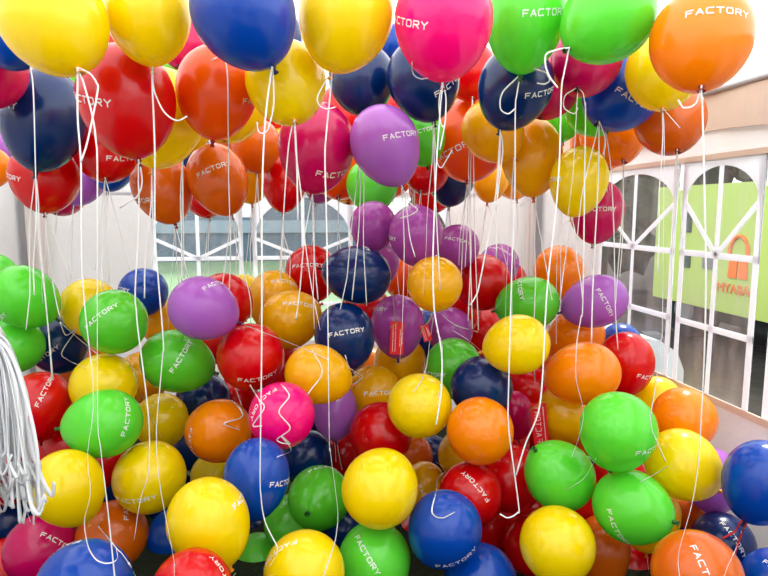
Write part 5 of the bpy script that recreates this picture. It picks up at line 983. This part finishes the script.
TIE = mat('red_tie_thread', lin(190, 10, 20), .5, .4)
kb = ROOT['L85']
kp = kb.matrix_basis @ Vector((0, 0, -1.25))
vw = (EYE-kp).normalized()
kp = kp + vw*.02
bm = bmesh.new()
pts = [kp + RT*.018 + UP*.006, kp - RT*.012 + UP*.002, kp - RT*.03 - UP*.03, kp - RT*.075 - UP*.055]
add_tube(bm, spline(pts, 5), .0035, 6)
pts = [kp + RT*.01, kp - RT*.02 - UP*.07, kp - RT*.045 - UP*.17]
add_tube(bm, spline(pts, 5), .0035, 6)
obj('tie', bm, TIE, kb, True)['label'] = 'red tie thread'

# ---------------------------------------------------------------- red tags tied among the balloons
TAGRED = mat('red_tag_card', lin(226, 18, 34), .5, .4)
GOLD = mat('olive_gold_cord', lin(170, 160, 30), .5, .4)
def red_tag(c, w, h, roll, label, cord, word=None, seed=1):
    q = random.Random(seed)
    c = Vector(c)
    e = empty('tag', c); tag(e, label, 'tag', 'red tags tied among the balloons')
    view = (EYE-c); view.z = 0; view.normalize()
    side = Vector((0, 0, 1)).cross(view)
    ca, sa = math.cos(roll), math.sin(roll)
    U = side*ca + Vector((0, 0, 1))*sa; V = -side*sa + Vector((0, 0, 1))*ca
    M = lambda u, v, n: c + U*u + V*v + view*n
    bm = bmesh.new(); prism2(bm, [(-w/2, -h/2), (w/2, -h/2), (w/2, h/2), (-w/2, h/2)], .0012, M)
    obj('card', bm, TAGRED, e)
    bm = bmesh.new()
    if word:
        for a, b in letter_strokes(word, h*.128, h*.085, w*.34, .5):
            bar2(bm, None, (-a[1]*-1 - w*.12, a[0]), (b[1] - w*.12, b[0]), .0022, .0006, lambda u, v, n: M(u, v, n+.0014))
        cols = [(w*.28, .8)]
    else:
        cols = [(-w*.3, .82), (-w*.12, .82), (w*.22, .5), (w*.36, .36)]
    for u, ln in cols:
        v = -h*ln/2
        while v < h*ln/2:
            d = q.uniform(.002, .006)
            bar2(bm, None, (u, v), (u, v+d), .0035, .0005, lambda a, b, n: M(a, b, n+.0014))
            v += d + q.uniform(.0015, .003)
    obj('print', bm, PRINT, e)
    bm = bmesh.new(); add_tube(bm, [M(0, h/2-.008, .003)] + [Vector(p) for p in cord], .0022, 6)
    add_tube(bm, [M(0, h/2-.006, .003), M(-w*.25, h/2-.014, .006), M(-w*.62, h/2-.035, .006)], .002, 6)
    obj('cord', bm, GOLD, e, True)
red_tag(at(397, 338, 2.791), .064, .155, -.03, 'small bright red printed tag hanging in front of a purple balloon', [at(394, 312, 2.791+.005), at(393, 291, 2.791+.03)], seed=3)
red_tag(at(540, 424, 2.638), .066, .19, .12, 'dark red tag with upright lettering in the gap beside the dull yellow balloon', [at(540, 398, 2.638), at(541, 384, 2.638)], word='FACTORY', seed=4)
red_tag(at(426, 333, 2.844), .04, .08, .3, 'small red tag in the gap right of the tagged purple balloon', [at(428, 322, 2.844), at(432, 314, 2.844)], seed=5)

# ---------------------------------------------------------------- white streamer tassel at the left
STREAM = mat('white_streamer_paper', (.84, .85, .87, 1), .4, .5, trans=.3)
ZT = 1.38
tas = empty('streamer_tassel', at(-14, 326, ZT))
tag(tas, 'bundle of white paper streamers hanging at the left edge before the yellow balloon', 'streamers')
bm = bmesh.new()
add_tube(bm, [at(-14, 332, ZT), at(-16, 290, ZT), at(-30, 120, ZT), Vector((-1.02, 1.15, 2.47))], .004)
obj('hanging_cord', bm, STREAM, tas, True)
bm = bmesh.new()
add_tube(bm, [at(-15, 322, ZT), at(-14, 330, ZT), at(-10, 342, ZT)], [.012, .03, .034], 14)
obj('binding', bm, STREAM, tas, True)
for i in range(92):
    q = i/91
    s = rnd.random()
    x1 = -34 + 64*s; dz = rnd.uniform(-.07, .07)
    L = rnd.uniform(.82, 1.06)
    endx = -34 + 74*s + rnd.uniform(-8, 10)
    ey_ = 330 + 178*L
    pts = [at(-14+rnd.uniform(-5, 5), 332+rnd.uniform(-4, 4), ZT+dz*.2),
           at(-12+(x1+12)*.55, 352+rnd.uniform(-8, 8), ZT+dz*.5),
           at(x1*.9+2, 400+rnd.uniform(-10, 10), ZT+dz),
           at(x1+rnd.uniform(-4, 6)+3, 450, ZT+dz*1.1),
           at(endx, ey_-18, ZT+dz*1.2)]
    if rnd.random() < .5:
        pts += [at(endx+rnd.uniform(4, 14), ey_-4, ZT+dz*1.2-.02), at(endx+rnd.uniform(6, 16), ey_-rnd.uniform(14, 26), ZT+dz*1.2-.035)]
    else:
        pts += [at(endx+rnd.uniform(-3, 8), ey_+6, ZT+dz*1.2)]
    bm = bmesh.new()
    add_strip(bm, spline(pts, 5), rnd.uniform(.0055, .0095), .0006, rnd.uniform(-1.2, 1.2), rnd.uniform(-4, 4))
    obj('strand', bm, STREAM, tas, True)
